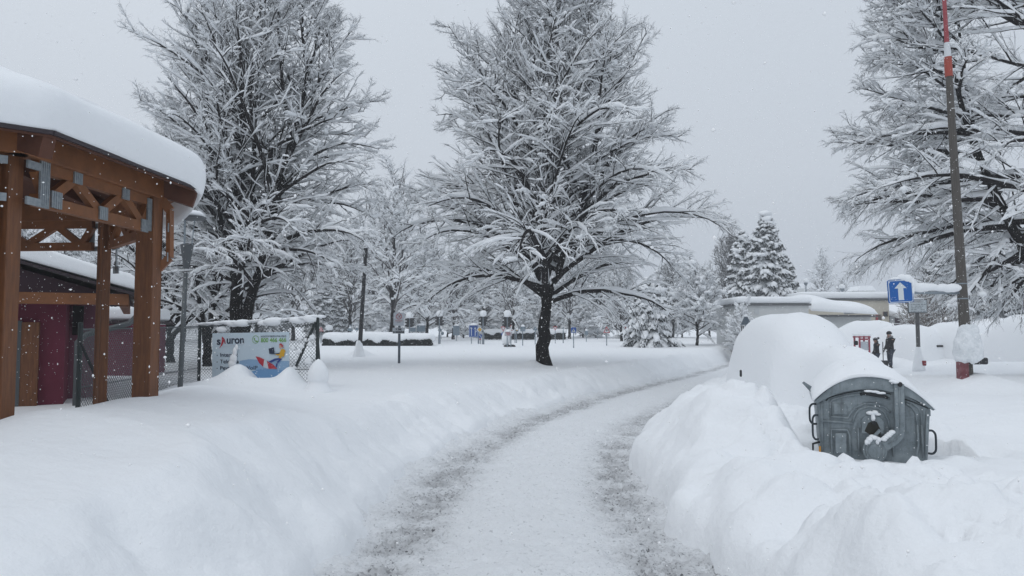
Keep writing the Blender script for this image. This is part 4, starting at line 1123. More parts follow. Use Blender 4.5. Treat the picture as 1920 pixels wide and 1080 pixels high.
# arched upper body plate, then the domed lid
def arc(x0, z0, x1, z1, rise, n=24, pw=2.0):
    out = []
    for k in range(n + 1):
        t = k / n; s = 1 - abs(2 * t - 1) ** pw; out.append((x0 + (x1 - x0) * t, z0 + (z1 - z0) * t + rise * s))
    return out
up_ = arc(-.552, 1.02, .552, .985, .19) 
MB().prism([(-.552, .95)] + up_ + [(.552, .93)], .004, D_ - .004).build('upper_body', BINM, body)
top = arc(-.575, 1.045, .59, 1.0, .285, 30, 2.2); bot = arc(-.555, 1.015, .572, .985, .175, 30, 2.2)
lid = MB().prism(top + bot[::-1], -.035, D_ + .03).build('lid', BINM, bin_, bevel=.008, seg=2, smooth=True, angle=.7)
def ridge(pts, r=.013, m=BINM, par=None, name='pressed_rib', y=.0):
    P = [(x, y, z) for x, z in pts]
    return MB().tube(P, r, 6).build(name, m, par or body, smooth=True)
dkl = mat('dark_seam_strip', (.03, .035, .036), .8)  # plain dark colour for the strips along the lid seam
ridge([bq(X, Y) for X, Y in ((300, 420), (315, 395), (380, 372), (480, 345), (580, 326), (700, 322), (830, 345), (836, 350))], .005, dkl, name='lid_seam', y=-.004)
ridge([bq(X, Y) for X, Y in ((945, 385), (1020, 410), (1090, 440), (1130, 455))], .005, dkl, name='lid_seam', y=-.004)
for pts in ([(335, 550), (335, 430), (352, 405), (470, 372), (590, 355), (720, 360), (830, 385)],
            [(335, 550), (480, 556), (500, 520), (540, 470), (620, 432), (700, 430), (780, 455), (830, 500)],
            [(520, 590), (540, 520), (580, 480), (650, 455), (720, 462), (780, 500), (810, 560), (820, 640)],
            [(245, 592), (330, 590), (520, 600)], [(340, 880), (338, 660), (470, 655), (490, 700), (492, 870)],
            [(945, 400), (1010, 420), (1055, 455), (1072, 500), (1075, 590)], [(955, 420), (1000, 450), (1035, 500), (1040, 590)],
            [(1040, 590), (1045, 760), (1020, 870)], [(1075, 590), (1078, 860)], [(842, 660), (842, 860)], [(560, 640), (565, 860)], [(262, 420), (258, 860)], [(1120, 470), (1100, 860)]):
    ridge([bq(X, Y) for X, Y in pts], .0125)
for (x0, y0, x1, y1) in ((362, 440, 472, 528), (368, 686, 462, 850)):
    a_, b_ = bq(x0, y1), bq(x1, y0)
    MB().box(((a_[0] + b_[0]) / 2, .0, (a_[1] + b_[1]) / 2), (b_[0] - a_[0], .032, b_[1] - a_[1])).build('embossed_plate', BINM, body, bevel=.006, seg=2)
# recessed niche with pivot pin
nc = MB().prism([bq(X, Y) for X, Y in ((588, 680), (590, 570), (620, 535), (670, 522), (740, 535), (775, 575), (772, 680))], -.012, .02).build('bearing_plate', BINM, body, bevel=.004, seg=1)
MB().prism([bq(X, Y) for X, Y in ((612, 660), (645, 590), (680, 575), (715, 580), (748, 650), (740, 690), (660, 690))], -.0145, -.008).build('bearing_recess', mat('dark_recess', (.028, .027, .022), .9), nc)  # flat dark patch marking the niche opening
x_, z_ = bq(688, 585)
MB().tube([(x_, -.07, z_), (x_, .02, z_)], .02, 12).build('pivot_pin', BLACK, nc)
x_, z_ = bq(720, 665)
MB().bar((x_ - .05, -.05, z_ - .05), (x_ + .02, -.05, z_ + .03), .02, .03).build('latch', BINM, nc)
# swing arm from hub up to the lid
hx_, hz2 = bq(690, 815)
hub = MB().lathe([(.118, 0), (.118, .045), (.10, .06), (.092, .05), (.07, .05), (.066, .062), (.0, .066)], 28)
hub.v = [(hx_ + a, -.01 - c, hz2 + bb) for a, bb, c in hub.v]
arm_pts = [bq(X, Y) for X, Y in ((745, 790), (800, 752), (850, 720), (885, 680), (897, 620), (898, 500), (898, 380), (898, 255))]
arm = MB(); Lft = []; Rgt = []
for i, (x, z) in enumerate(arm_pts):
    p0 = Vector(arm_pts[max(i - 1, 0)]); p1 = Vector(arm_pts[min(i + 1, len(arm_pts) - 1)]); t = (p1 - p0).normalized(); n_ = Vector((-t.y, t.x)); wv = .052 if i < 2 else .05
    Lft.append((x + n_.x * wv, z + n_.y * wv)); Rgt.append((x - n_.x * wv, z - n_.y * wv))
ao = arm.prism(Lft + Rgt[::-1], -.062, -.02).build('swing_arm', BINM, bin_, bevel=.012, seg=3, smooth=True, angle=.7)
hub.build('hub', BINM, ao, smooth=True, angle=.6)
ridge(arm_pts[1:], .008, BINM, ao, 'arm_rib', -.066)
x_, z_ = bq(905, 262); MB().tube([(x_, -.075, z_), (x_, .0, z_)], .024, 12).build('arm_bolt', BLACK, ao)
# lid handle bar
h0, h1 = bq(592, 352), bq(800, 375)
hd = MB().tube([(h0[0], -.03, h0[1]), (h0[0] + .02, -.075, h0[1] + .012), (h1[0] - .02, -.075, h1[1] + .012), (h1[0], -.03, h1[1])], .016, 10).build('handle', BLACK, lid, smooth=True)
# side handles
def hoop(x, y, z0, z1, out, par=body):
    q = [(x, y, z1), (x + out * .55, y, z1 + .002), (x + out * .9, y, z1 - .022), (x + out, y, z1 - .06), (x + out, y, z0 + .06), (x + out * .9, y, z0 + .022), (x + out * .55, y, z0 - .002), (x, y, z0)]
    return MB().tube([tuple(v) for v in smoothrows(q, 26)], .011, 10).build('handle', mat('handle_steel', (.035, .045, .055), .5, metal=.4), par, smooth=True)
hoop(-.55, .14, .80, 1.00, -.075); hoop(-.545, .30, .82, 1.02, -.16) if False else hoop(-.54, .0, .66, .90, -.06)
hoop(.53, .08, .56, .78, .075)
MB().tube([(-.53, .1, .62), (-.60, .08, .60), (-.60, .08, .52), (-.53, .1, .50)], .012, 8).build('trunnion', BLACK, body)
xo, zo = bq(236, 850); MB().box((xo, -.008, zo), (.02, .01, .11)).build('sticker', mat('orange_sticker', (.5, .22, .02), .6), body)
# snow: thick rug on the lid, little caps on ledges
C = Cat(); nxs, nys = 48, 30
tt = np.linspace(0, 1, nxs); yy = np.linspace(-.055, D_ + .05, nys); TT, YY_ = np.meshgrid(tt, yy)
xb = -.60 + 1.19 * TT; zb2 = 1.045 + (-.045) * TT + .285 * (1 - np.abs(2 * TT - 1) ** 2.2)
thick = .02 + .115 * np.clip(1 - (np.abs(TT - .40) / .62) ** 2.0, 0, 1) * sstep(-.06, .40, YY_) * (1 + .5 * fbm(xb, YY_, .35, 3, 5)) + .012 * fbm(xb, YY_, .1, 3, 6)
thick = np.maximum(thick * sstep(-.02, .05, TT + .03) * sstep(1.03, .93, TT) ** .7, .006) 
topS = np.stack([xb + .0 * TT, YY_ + .02 * fbm(xb, YY_, .12, 2, 9), zb2 + thick], -1); botS = np.stack([xb * .995, YY_, zb2 - .006], -1)
ii = np.arange(nxs * nys).reshape(nys, nxs); M_ = nxs * nys
Fq = [np.stack([ii[:-1, :-1], ii[:-1, 1:], ii[1:, 1:], ii[1:, :-1]], -1).reshape(-1, 4)]; Fq.append(Fq[0][:, ::-1] + M_)
for e1, flip in ((ii[0], 0), (ii[-1], 1), (ii[:, 0], 1), (ii[:, -1], 0)):
    q = np.stack([e1[:-1], e1[:-1] + M_, e1[1:] + M_, e1[1:]], -1); Fq.append(q[:, ::-1] if flip else q)
C.add(np.concatenate([topS.reshape(-1, 3), botS.reshape(-1, 3)]), np.concatenate(Fq))
rng = np.random.default_rng(15)
def dab(pts, sz, y=-.03, jit=.06):
    P = np.array([(bq(X, Y)[0], y, bq(X, Y)[1]) for X, Y in pts]); V, F = blobs(P, np.array(sz), jit, rng, ICO1, False); C.add(V, F)
link('snow_cover', C.mesh('snow_cover'), SNOW, bin_)
C = Cat()
dab([(650, 322), (700, 325), (750, 335)], [(.05, .03, .012)] * 3, -.08)
dab([(660, 505), (700, 500), (725, 515), (685, 540)], [(.04, .035, .02), (.035, .035, .022), (.03, .03, .014), (.022, .025, .05)], -.03)
dab([(650, 722), (690, 708), (722, 722), (622, 748), (668, 700), (640, 740), (712, 740)], [(.035, .04, .028), (.035, .04, .026), (.028, .04, .026), (.018, .035, .03), (.03, .03, .022), (.025, .03, .03), (.02, .03, .03)], -.05, .05)
dab([(765, 715), (800, 685), (832, 655), (780, 700), (815, 670)], [(.035, .03, .022)] * 5, -.055, .05)
dab([(870, 245), (850, 238)], [(.04, .03, .015)] * 2, -.06)
link('snow_dabs', C.mesh('snow_dabs'), SNOWT, bin_)['kind'] = 'stuff'
# bent flap of the lid sticking out on the far left
MB().prism([(-.57, 1.06), (-.69, 1.19), (-.67, 1.205), (-.52, 1.11)], .55, .60).build('lid_flap', BINM, lid)

# ============================================================ BURIED CARS
CARB = mat('dark_car_paint', (.03, .035, .045), .3, spec=.6); GLASS = mat('car_glass', (.02, .025, .03), .1)
LAMPR = mat('red_lamp_glass', (.22, .02, .025), .35)
def loft(stations, n=40, expo=2.6, nscale=.6, namp=.03, seed=0, rng=None):
    """stations (x along, half width, height, zbase) -> closed rounded shell"""
    A = smoothrows(stations, 46); rows = []
    for k, (s, hw, h, z0) in enumerate(A):
        row = []
        for a in np.linspace(0, PI, n):
            c, sn = math.cos(a), math.sin(a)
            yv = hw * np.sign(c) * abs(c) ** (2 / expo); zv = z0 + (h - z0) * abs(sn) ** (2 / expo)
            row.append((s, yv, zv))
        rows.append(row)
    V = np.array(rows); Vn = V.copy()
    nn = fbm(V[..., 0] + seed, V[..., 1] + V[..., 2] * .7 + seed * 2, nscale, 3, seed)
    Vn[..., 2] += namp * nn * 2 * np.clip(V[..., 2] / (V[..., 2].max()), 0, 1); Vn[..., 1] *= 1 + namp * 1.2 * nn
    ii = np.arange(V.shape[0] * n).reshape(V.shape[0], n)
    F = np.stack([ii[:-1, :-1], ii[:-1, 1:], ii[1:, 1:], ii[1:, :-1]], -1).reshape(-1, 4)
    V2 = Vn.reshape(-1, 3); ends = [np.concatenate([ii[0], ]), ii[-1][::-1]]
    me = npmesh('snow_cover', V2, [F] + [e[None] for e in ends])
    return me
def car(label, loc, rz, kind='hatch', snow_h=.42, seed=1, group=None, scale=1.0, bare=()):
    """x axis points to the bonnet"""
    c = thing('parked_car', label, 'car', loc, rz, group); c.scale = (scale,) * 3
    if kind == 'van': prof = [(-2.25, .45), (-2.3, 1.0), (-2.15, 1.68), (-1.9, 1.78), (.3, 1.76), (.95, 1.25), (1.9, 1.02), (2.2, .85), (2.25, .45)]
    else: prof = [(-2.05, .4), (-2.1, .9), (-1.75, 1.38), (-1.3, 1.47), (.1, 1.45), (.85, 1.0), (1.8, .85), (2.05, .7), (2.1, .4)]
    bb = MB(); n = len(prof)
    for sgn in (-1, 1):
        for x, z in prof: bb.v.append((x, sgn * (.76 if z < 1.05 else .62) * (.74 if kind == 'van' and x > .9 else 1), z))
    bb.f = [tuple(range(n)), tuple(range(2 * n - 1, n - 1, -1))] + [((i + 1) % n, i, i + n, (i + 1) % n + n) for i in range(n)]
    body_ = bb.build('body', CARB, c, bevel=.05, seg=2, smooth=True, angle=.7)
    for x in (-1.3, 1.3):
        for s in (-1, 1):
            wl_ = MB().lathe([(.31, -.1), (.33, -.06), (.33, .06), (.31, .1)], 18); wl_.v = [(x + a, s * (.56 if kind == 'van' else .78) + c_, .33 + b_) for a, b_, c_ in wl_.v]; wl_.build('wheel', BLACK, c, smooth=True, angle=.7)
    for s in (-1, 1):
        if kind == 'van': MB().box((.55 if kind != 'van' else .75, s * .95, 1.0 if kind != 'van' else 1.2), (.12, .22, .15)).build('wing_mirror', BLACK, c, bevel=.03, seg=2, smooth=True)
    if kind == 'van':
        sts = [(-2.55, .55, .5, 0), (-2.5, .95, 1.5, 0), (-2.35, 1.02, 1.95, 0), (-2.0, 1.05, 2.14, 0), (-1.0, 1.06, 2.22, 0), (-.1, 1.05, 2.20, 0), (.45, 1.02, 2.0, 0), (.8, .90, 1.72, 0), (1.2, .76, 1.64, 0), (1.7, .72, 1.62, 0), (2.15, .70, 1.52, 0), (2.45, .62, 1.2, 0), (2.55, .5, .5, 0)]
    else:
        sts = [(-2.5, .1, .1, 0), (-2.42, .5, .5, 0), (-2.3, .9, 1.2, 0), (-2.0, .99, 1.65, 0), (-1.5, 1.0, 1.45 + snow_h, 0), (-.6, 1.0, 1.5 + snow_h, 0), (.1, .99, 1.42 + snow_h, 0), (.75, .96, 1.5, 0), (1.2, .94, 1.34, 0), (1.8, .9, 1.22, 0), (2.2, .75, .9, 0), (2.42, .5, .5, 0), (2.5, .1, .1, 0)]
    link('snow_cover', loft(sts, seed=seed, expo=3.0 if kind == 'van' else 2.7, namp=.05), SNOW, c)
    return c, body_
cv, cb = car('tall car completely buried in deep snow right beside the road behind the waste container', (5.31, 13.7, -.02), -PI / 2, 'van', seed=3)
cv.scale = (.98, .79, .95)
for o in [q for q in bpy.data.objects if q.parent == cv and q.name.startswith('wing_mirror')]: bpy.data.objects.remove(o)
for px, py, dd, sz in ((1605, 643, 12.75, (.07, .07, .08)), (1389, 700, 13.6, (.05, .05, .13))):
    q = at(px, py, dd); o = MB().box((0, 0, 0), sz).build('wing_mirror', BLACK, cv, bevel=.02, seg=2, smooth=True)
    o.location = ((13.7 - q.y) / .98, (q.x - 5.31) / .79, (q.z + .02) / .95)
g_ = lambda px, d: (ray(px, 622)[0] * d, d, 0)
CG = 'snow buried cars on the parking place'
def pcar(label, px, d, rz, seed, zoff=0, **k):
    x, y, _ = g_(px, d); c, b_ = car(label, (x, y, .02 + zoff), rz, 'hatch', seed=seed, group=CG, **k); return c
c3 = pcar('snow buried car directly behind the standing man, red tail lamp showing', 1674, 37.0, math.radians(112), 5, .15)
MB().box((-2.28, -.66, .98), (.25, .28, .22)).build('tail_lamp', LAMPR, c3, bevel=.04, seg=2)
MB().box((-2.3, -.2, .92), (.2, .4, .10)).build('bumper_edge', BLACK, c3, bevel=.03, seg=2)
pcar('white snow mound of a car between the buried tall car and the beige building', 1602, 43, PI * .9, 6, .45)
c4 = pcar('snow buried car behind the post of the parking notice', 1768, 36, math.radians(114), 7, .3)
MB().box((-2.25, -.5, .85), (.25, .25, .10)).build('bumper_edge', BLACK, c4, bevel=.03, seg=2)
pcar('rounded snow buried car right of the tall pole at the right edge', 1905, 31, math.radians(100), 8, .4, snow_h=.5)
pcar('snow buried car glimpsed far behind the tall pole', 1842, 43, math.radians(105), 9, .55)

# ============================================================ BARRIER POLE with one way sign
pb_ = at(1815, 700, 16.0); gzp = ground1(pb_.x, pb_.y)
pole = thing('barrier_pole', 'tall tapered grey pole with red and white striped top and snow packed base', 'pole', (pb_.x, 16.0, gzp - .5))
zP = lambda py: CAMZ + (622 - py) / FPX * 16.0 - pole.location.z
xP = lambda z: -(.022) * z * 1.25
POLEM = mat('grey_brown_pole', (.055, .047, .04), .75, noise=(6, (.10, .09, .08), .3, .7), stretch=(8, 8, .6), bump=(40, .3, .004))
REDP = mat('red_barrier_paint', (.36, .045, .025), .5, noise=(8, (.30, .06, .04), .3, .7)); WHT = mat('white_barrier_paint', (.62, .64, .66), .55); PINKR = mat('faded_red_paint', (.30, .05, .06), .6)
def seg(y0, y1, r0, r1, name, m, par=pole):
    a, b_ = zP(y0), zP(y1); return MB().tube([(xP(a), 0, a), (xP(b_), 0, b_)], [r0, r1], 14).build(name, m, par, smooth=True, angle=.7)
seg(700, 136, .112, .068, 'shaft', POLEM)
seg(136, 98, .080, .076, 'red_collar', REDP); seg(98, 70, .072, .056, 'white_band', WHT); seg(70, -190, .048, .026, 'upper_boom', PINKR)
seg(-30, -90, .049, .044, 'white_band', WHT)
# counterweight housing at the foot, packed with snow
MB().box((-.13, -.03, zP(702)), (.17, .22, .9)).build('foot_housing', mat('dull_red_steel', (.13, .022, .03), .6, noise=(9, (.24, .10, .11), .4, .7)), pole, bevel=.03, seg=2)
MB().box((.12, -.05, zP(676)), (.34, .40, .14)).build('counterweight', BLACK, pole, bevel=.03, seg=2)
pr = smoothrows([(.22, -.42), (.275, -.34), (.28, -.15), (.265, .03), (.225, .18), (.185, .30), (.13, .38)], 22)
sb = MB().lathe([tuple(q) for q in pr], 40, (.01, -.03, zP(642)))
sb.v = [(x + .04 * float(fbm(x * 3, z * 3, .5, 3, 3)), y * .95 + .05 * float(fbm(x * 3 + 4, z * 3, .4, 3, 4)), z + .10 * float(fbm(math.atan2(y, x - .06) * 2, 0, .5, 3, 5)) * (1 if z < zP(640) else .3)) for x, y, z in sb.v]
sb.build('snow_cover', mat('crusted_snow', (.70, .73, .75), .9, noise=(5, (.84, .86, .88), .42, .6), bump=(20, .9, .04)), pole, smooth=True)
for yy_ in (532, 560):
    z = zP(yy_); MB().lathe([(.104, -.012), (.107, 0), (.104, .012)], 20, (xP(z), 0, z)).build('steel_band', POST, pole)
# sign on its arm : held by the pole, so a thing of its own
sgz = CAMZ + (622 - 546) / FPX * 15.6; sgx = ray(1691, 622)[0] * 15.6
sg = thing('one_way_sign', 'blue square sign with a white upward arrow on a snowy arm', 'sign', (sgx, 15.6, sgz))
SBLUE = mat('sign_blue', (.0, .095, .36), .45); SWHITE = mat('sign_white', (.62, .66, .68), .5); SBACK = mat('sign_back_grey', (.22, .26, .30), .55, metal=.2)
def rrect(w_, h_, r, n=5):
    out = []
    for cx, cz, a0 in ((w_ / 2 - r, h_ / 2 - r, 0), (-w_ / 2 + r, h_ / 2 - r, 90), (-w_ / 2 + r, -h_ / 2 + r, 180), (w_ / 2 - r, -h_ / 2 + r, 270)):
        for k in range(n + 1):
            a = math.radians(a0 + 90 * k / n); out.append((cx + r * math.cos(a), cz + r * math.sin(a)))
    return out
def rot2(pts, a): return [(x * math.cos(a) - z * math.sin(a), x * math.sin(a) + z * math.cos(a)) for x, z in pts]
W_ = .515; TL = math.radians(3.0)
pan = MB().prism(rot2(rrect(W_, W_ * .93, .04), TL), 0, .03).build('panel', SBLUE, sg)
MB().prism(rot2(rrect(W_ * .955, W_ * .885, .035), TL), -.002, .0).build('white_border', SWHITE, pan)
MB().prism(rot2(rrect(W_ * .90, W_ * .83, .03), TL), -.004, -.002).build('blue_field', SBLUE, pan)
ar_ = rot2([(-.055, -.185), (.055, -.185), (.055, .06), (.125, .06), (.0, .185), (-.125, .06), (-.055, .06)], TL)
MB().prism(ar_, -.006, -.004).build('white_arrow', SWHITE, pan)
xp_ = pole.location.x - sgx + xP(zP(545)); zA = CAMZ + (622 - 549) / FPX * 15.8 - sgz
MB().tube([(.10, .09, zA), (xp_, .40, zA + .01)], .032, 10).build('arm', POST, sg, smooth=True)
MB().box((.0, .05, 0), (.3, .04, .05)).build('bracket', POST, sg)
C = Cat(); rng = np.random.default_rng(44)
n_ = 34; t = np.linspace(0, 1, n_); P = np.stack([.16 + (xp_ - .24) * t, .10 + .28 * t, zA + .10 + .035 * fbm(t * 6, t * 0, 1, 3, 2) + .10 * np.exp(-(t / .16) ** 2)], -1)[None]
hh = .085 + .03 * fbm(t * 7, t * 0 + 3, 1, 3, 7) + .09 * np.exp(-(t / .14) ** 2); ww = .075 + .02 * fbm(t * 5, t * 0 + 9, 1, 2, 8); hh[0] *= .35; ww[0] *= .35; hh[-1] *= .6
V, F = tubes(P, ww[None], 12, (ww[None], hh[None])); C.add(V, F)
V, F = blobs(np.array([(.05, .03, .285), (.16, .04, .26), (-.08, .03, .262), (.27, .05, .16), (.26, .05, .02), (.215, .05, .23), (-.18, .025, .246)]), np.array([(.10, .06, .07), (.11, .07, .09), (.10, .04, .03), (.06, .07, .14), (.045, .06, .13), (.08, .07, .10), (.08, .03, .015)]), .04, rng, ICO1, False); C.add(V, F)
link('snow_cover', C.mesh('snow_cover'), SNOW, sg)

# ============================================================ PARKING NOTICE
pd = 27.5; q = at(1722, 640, pd)
pn = thing('notice_board', 'grey parking notice board with small rows of text on a thick post', 'sign', (q.x, pd, .0))
zN = lambda py: CAMZ + (622 - py) / FPX * pd
MB().tube([(.02, .06, .0), (.02, .06, zN(566))], .068, 12).build('post', mat('old_wood_post', (.10, .10, .10), .8), pn, smooth=True, angle=.7)
fw, fh = 34.5 / FPX * pd, 24.5 / FPX * pd; zc = zN(574)
frm = MB().box((0, 0, zc), (fw + .03, .04, fh + .03)).build('frame', mat('dark_frame', (.06, .065, .07), .6), pn)
bo2 = MB().box((0, -.022, zc), (fw - .02, .01, fh - .03)).build('board', mat('notice_grey', (.50, .54, .56), .6), pn)
INK = mat('notice_ink', (.13, .15, .16), .7); INKR = mat('notice_red_ink', (.20, .15, .16), .7)
text('PARKOVISKO', -.06, zc + fh * .27, .10, INKR, bo2, .029, align='CENTER', width=fw * .60)
rr = random.Random(4)
for k in range(5):
    x = -fw * .36
    z = zc + fh * (.13 - .135 * k)
    while x < fw * .40:
        wl_ = rr.uniform(.03, .10)
        if rr.random() < .82: MB().box((x + wl_ / 2, -.0285, z), (wl_, .002, .022)).build('text_mark', INK, bo2)
        x += wl_ + .03
MB().box((-.04, -.01, zc + fh / 2 + .03), (fw * .8, .06, .05)).build('snow_cover', SNOW, pn, bevel=.02, seg=2, smooth=True)
c = at(1722, 655, pd); MB().lathe([(.22, .25), (.20, .55), (.14, .85), (.08, 1.15), (.07, 1.2)], 16, (.02, .06, 0)).build('snow_base', SNOW, pn, smooth=True)
MB().box((.12, -.1, .62), (.14, .1, .18)).build('red_reflector', LAMPR, pn, bevel=.02, seg=2)
# ============================================================ SIGNS, LIGHTS, HEDGES OF THE PARK
SRED = mat('sign_red', (.40, .03, .035), .45); SYEL = mat('sign_yellow', (.62, .36, .06), .45); SGREY = mat('sign_rear_grey', (.20, .25, .29), .5, metal=.25)
SBLK = mat('sign_black', (.015, .015, .02), .5); SORA = mat('sign_orange', (.55, .24, .04), .5); SBL2 = mat('park_sign_blue', (.01, .07, .30), .45)
def poly(shape, w_, h_):
    if shape == 'tri': return [(-w_ / 2, -h_ / 2), (w_ / 2, -h_ / 2), (0, h_ / 2)]
    if shape == 'itri': return [(-w_ / 2, h_ / 2), (0, -h_ / 2), (w_ / 2, h_ / 2)]
    if shape == 'dia': return [(0, -h_ / 2), (w_ / 2, 0), (0, h_ / 2), (-w_ / 2, 0)]
    if shape == 'circ': return [(w_ / 2 * math.cos(a), h_ / 2 * math.sin(a)) for a in np.linspace(0, 2 * PI, 24, endpoint=False)]
    return rrect(w_, h_, min(w_, h_) * .08, 3)
SG = 'road signs of the traffic park'
def post_sign(label, px, py_base, plates, d=None, posts=(0,), pole_r=.03, top=None, snow=True, name='road_sign', cat='sign', group=SG, postm=None, sink=.3):
    """plates: (shape, px, py, w, h, material, [layers of (shape, dx, dz, w, h, material)]) all in photo pixels"""
    d = d or ground_hit(px, py_base, 12, 70)
    k = d / FPX; x0 = ray(px, 622)[0] * d; g = ground1(x0, d)
    r_ = thing(name, label, cat, (x0, d, g - sink), 0, group)
    zf = lambda py: CAMZ + (622 - py) * k - (g - sink)
    tp = top if top is not None else min(p[2] for p in plates)
    for dx in posts:
        MB().tube([(dx * k, .03, 0), (dx * k, .03, zf(tp))], pole_r, 8).build('post', postm or POST, r_, smooth=True, angle=.7)
    for sh, X, Y, w_, h_, m, layers in plates:
        cx, cz = (X - px) * k, zf(Y)
        pn_ = MB().prism([(a + cx, b + cz) for a, b in poly(sh, w_ * k, h_ * k)], -.025, .0).build('panel', m, r_)
        off = -.028
        for L_ in layers:
            if L_[0] == 'poly': pts = [(a * k + cx, -b * k + cz) for a, b in L_[1]]; mm = L_[2]
            else: pts = [(a + cx + L_[1] * k, b + cz - L_[2] * k) for a, b in poly(L_[0], L_[3] * k, L_[4] * k)]; mm = L_[5]
            MB().prism(pts, off - .003, off).build('symbol', mm, pn_); off -= .004
        if snow and sh != 'tri' and sh != 'dia':
            MB().lathe([(w_ * k * .42, 0), (w_ * k * .40, .05), (w_ * k * .25, .10 + .03 * w_ * k), (.0, .13 + .04 * w_ * k)], 14, (cx, .0, cz + h_ * k / 2 - (.12 if sh == 'circ' else 0))).build('snow_cap', SNOWT, pn_, smooth=True)
    return r_
arrow = lambda x, y, h_: [(x - .6, y), (x + .6, y), (x + .6, y - h_ + 3), (x + 2, y - h_ + 3), (x, y - h_), (x - 2, y - h_ + 3), (x - .6, y - h_ + 3)]
post_sign('blue lane board with two white arrows on two thin posts', 884, 644.5, [('rect', 888, 621, 17, 22, SBL2, [('rect', 0, 0, 15.6, 20.6, SWHITE), ('rect', 0, 0, 14.8, 19.8, SBL2), ('poly', arrow(-4, 8.5, 16), SWHITE), ('poly', arrow(3, 8.5, 16), SWHITE), ('poly', [(3.4, 1), (6.2, -1.5), (6.8, -.5), (3.6, 2.6)], SWHITE), ('poly', [(-4, -4), (-6.6, -6.6), (-6, -7.4), (-3.4, -5)], SWHITE)])], posts=(0, 12.5))
post_sign('white bordered yellow diamond priority sign right of the blue lane board', 898, 645, [('dia', 899.5, 618, 12.5, 13, SWHITE, [('dia', 0, 0, 8, 8.4, SYEL)])])
post_sign('round blue sign with a white slash below the yellow diamond', 901, 645, [('circ', 901, 630.5, 7.5, 7.8, SBL2, [('poly', [(-2.6, -2.2), (-1.8, -2.9), (2.6, 2.2), (1.8, 2.9)], SWHITE)]), ('rect', 900.5, 636, 3, 2, SRED, [])], snow=False)
post_sign('red bordered give way triangle left of the pale notice', 943.5, 647, [('itri', 943.5, 617, 8.5, 9.5, SRED, [('itri', 0, -.5, 5.2, 5.6, SWHITE)]), ('circ', 942.6, 626.5, 6, 6.4, SBL2, [('poly', [(-2, -1.7), (-1.4, -2.2), (2, 1.7), (1.4, 2.2)], SWHITE)])], snow=False)
r_ = post_sign('pale notice board with faint red lettering on two posts', 951, 651, [('rect', 953, 626, 14, 8, mat('pale_notice', (.42, .40, .42), .6), [('rect', 0, -2, 9, 1.0, SRED), ('rect', .5, 0, 7.5, .9, SRED), ('rect', .3, 2, 5, .8, SRED)])], posts=(0, 6.8))
post_sign('small white and red panel above the pale notice', 958, 650.5, [('rect', 959, 619, 5.4, 4.4, SWHITE, [('rect', 0, 0, 4, 1.2, SRED)]), ('circ', 958.5, 612, 4, 4.5, SRED, [('circ', 0, 0, 2.4, 2.7, SWHITE)])], snow=False)
post_sign('grey edged round sign with a yellow diamond beside a second bare post', 967.5, 643, [('circ', 969.5, 619, 6.4, 7.6, SGREY, [('dia', 0, 0, 3.6, 4, SYEL)])], posts=(-1.8, .8))
post_sign('grey square sign back with a tall snow cap left of the dark trunk', 980, 648, [('rect', 980.5, 617, 9.4, 9, SGREY, [('rect', 0, 1, 7, 4, SBACK)])])
post_sign('grey triangle sign back hidden behind the left edge of the dark trunk', 1003.5, 646, [('tri', 1003.5, 615, 9, 8.6, SGREY, [])])
post_sign('small red bordered give way triangle right of the dark trunk', 1041, 644, [('itri', 1041, 616, 7.6, 7.6, SRED, [('itri', 0, -.4, 4.6, 4.4, SWHITE)])], snow=False, pole_r=.022)
post_sign('plain grey post with a narrow edge on sign right of the dark trunk', 1056, 643.5, [('rect', 1056, 619, 1.6, 12, SGREY, [])], snow=False)
post_sign('square blue pedestrian crossing sign on a thin grey post', 1075.5, 652.5, [('rect', 1075.5, 619, 9.6, 10.2, SBL2, [('tri', 0, .3, 7, 7, SWHITE), ('poly', [(-.4, -2), (.5, -2), (.7, .4), (1.6, 3.4), (.8, 3.4), (0, 1.2), (-1.2, 3.4), (-1.9, 3.2), (-.6, .4)], SBLK)])], snow=False)
post_sign('grey sign back with ragged snow right of the blue crossing sign', 1099.5, 641.5, [('rect', 1099.5, 624, 6.6, 7.5, SGREY, [])])
post_sign('thin bare post with a tiny plate left of the red triangle', 1120, 636, [('rect', 1120, 622, 1.6, 3, SGREY, [])], snow=False, pole_r=.022)
post_sign('red bordered crossroads warning triangle above a snow mound', 1137.5, 648, [('tri', 1137.5, 618, 13, 12.4, SRED, [('tri', 0, .6, 8.6, 8.2, SWHITE), ('poly', [(-.5, 3.5), (.5, 3.5), (.5, 1.8), (2, 1.8), (2, .8), (.5, .8), (.5, -1.6), (-.5, -1.6), (-.5, .8), (-2, .8), (-2, 1.8), (-.5, 1.8)], SBLK)])], snow=False)
post_sign('slim post with a red band left of the small spruce', 1171.5, 648, [('rect', 1172.5, 616, 4, 7, mat('dull_pink_band', (.30, .12, .13), .6), [])], snow=False, postm=GREYP)
post_sign('large grey sign back on a single post between two traffic lights', 855.5, 639.5, [('rect', 855.5, 620, 12.5, 18, SGREY, [('rect', 0, 0, .8, 17, SBACK)])])
post_sign('grey wide sign back standing above the hedge end', 789.5, 640, [('rect', 789.5, 616, 15.5, 11.5, SGREY, [('rect', 0, 0, .8, 10.5, SBACK)])], d=56)
post_sign('low grey rounded sign back with a snow arch above the hedge', 773.5, 640, [('rect', 773.5, 618, 12, 7.4, SGREY, [])], d=55)
post_sign('grey diamond sign back beside the left traffic light pole', 827.5, 634, [('dia', 825, 619, 9, 8, SGREY, []), ('circ', 829.5, 625, 6, 7, SGREY, [])], snow=False, pole_r=.025)
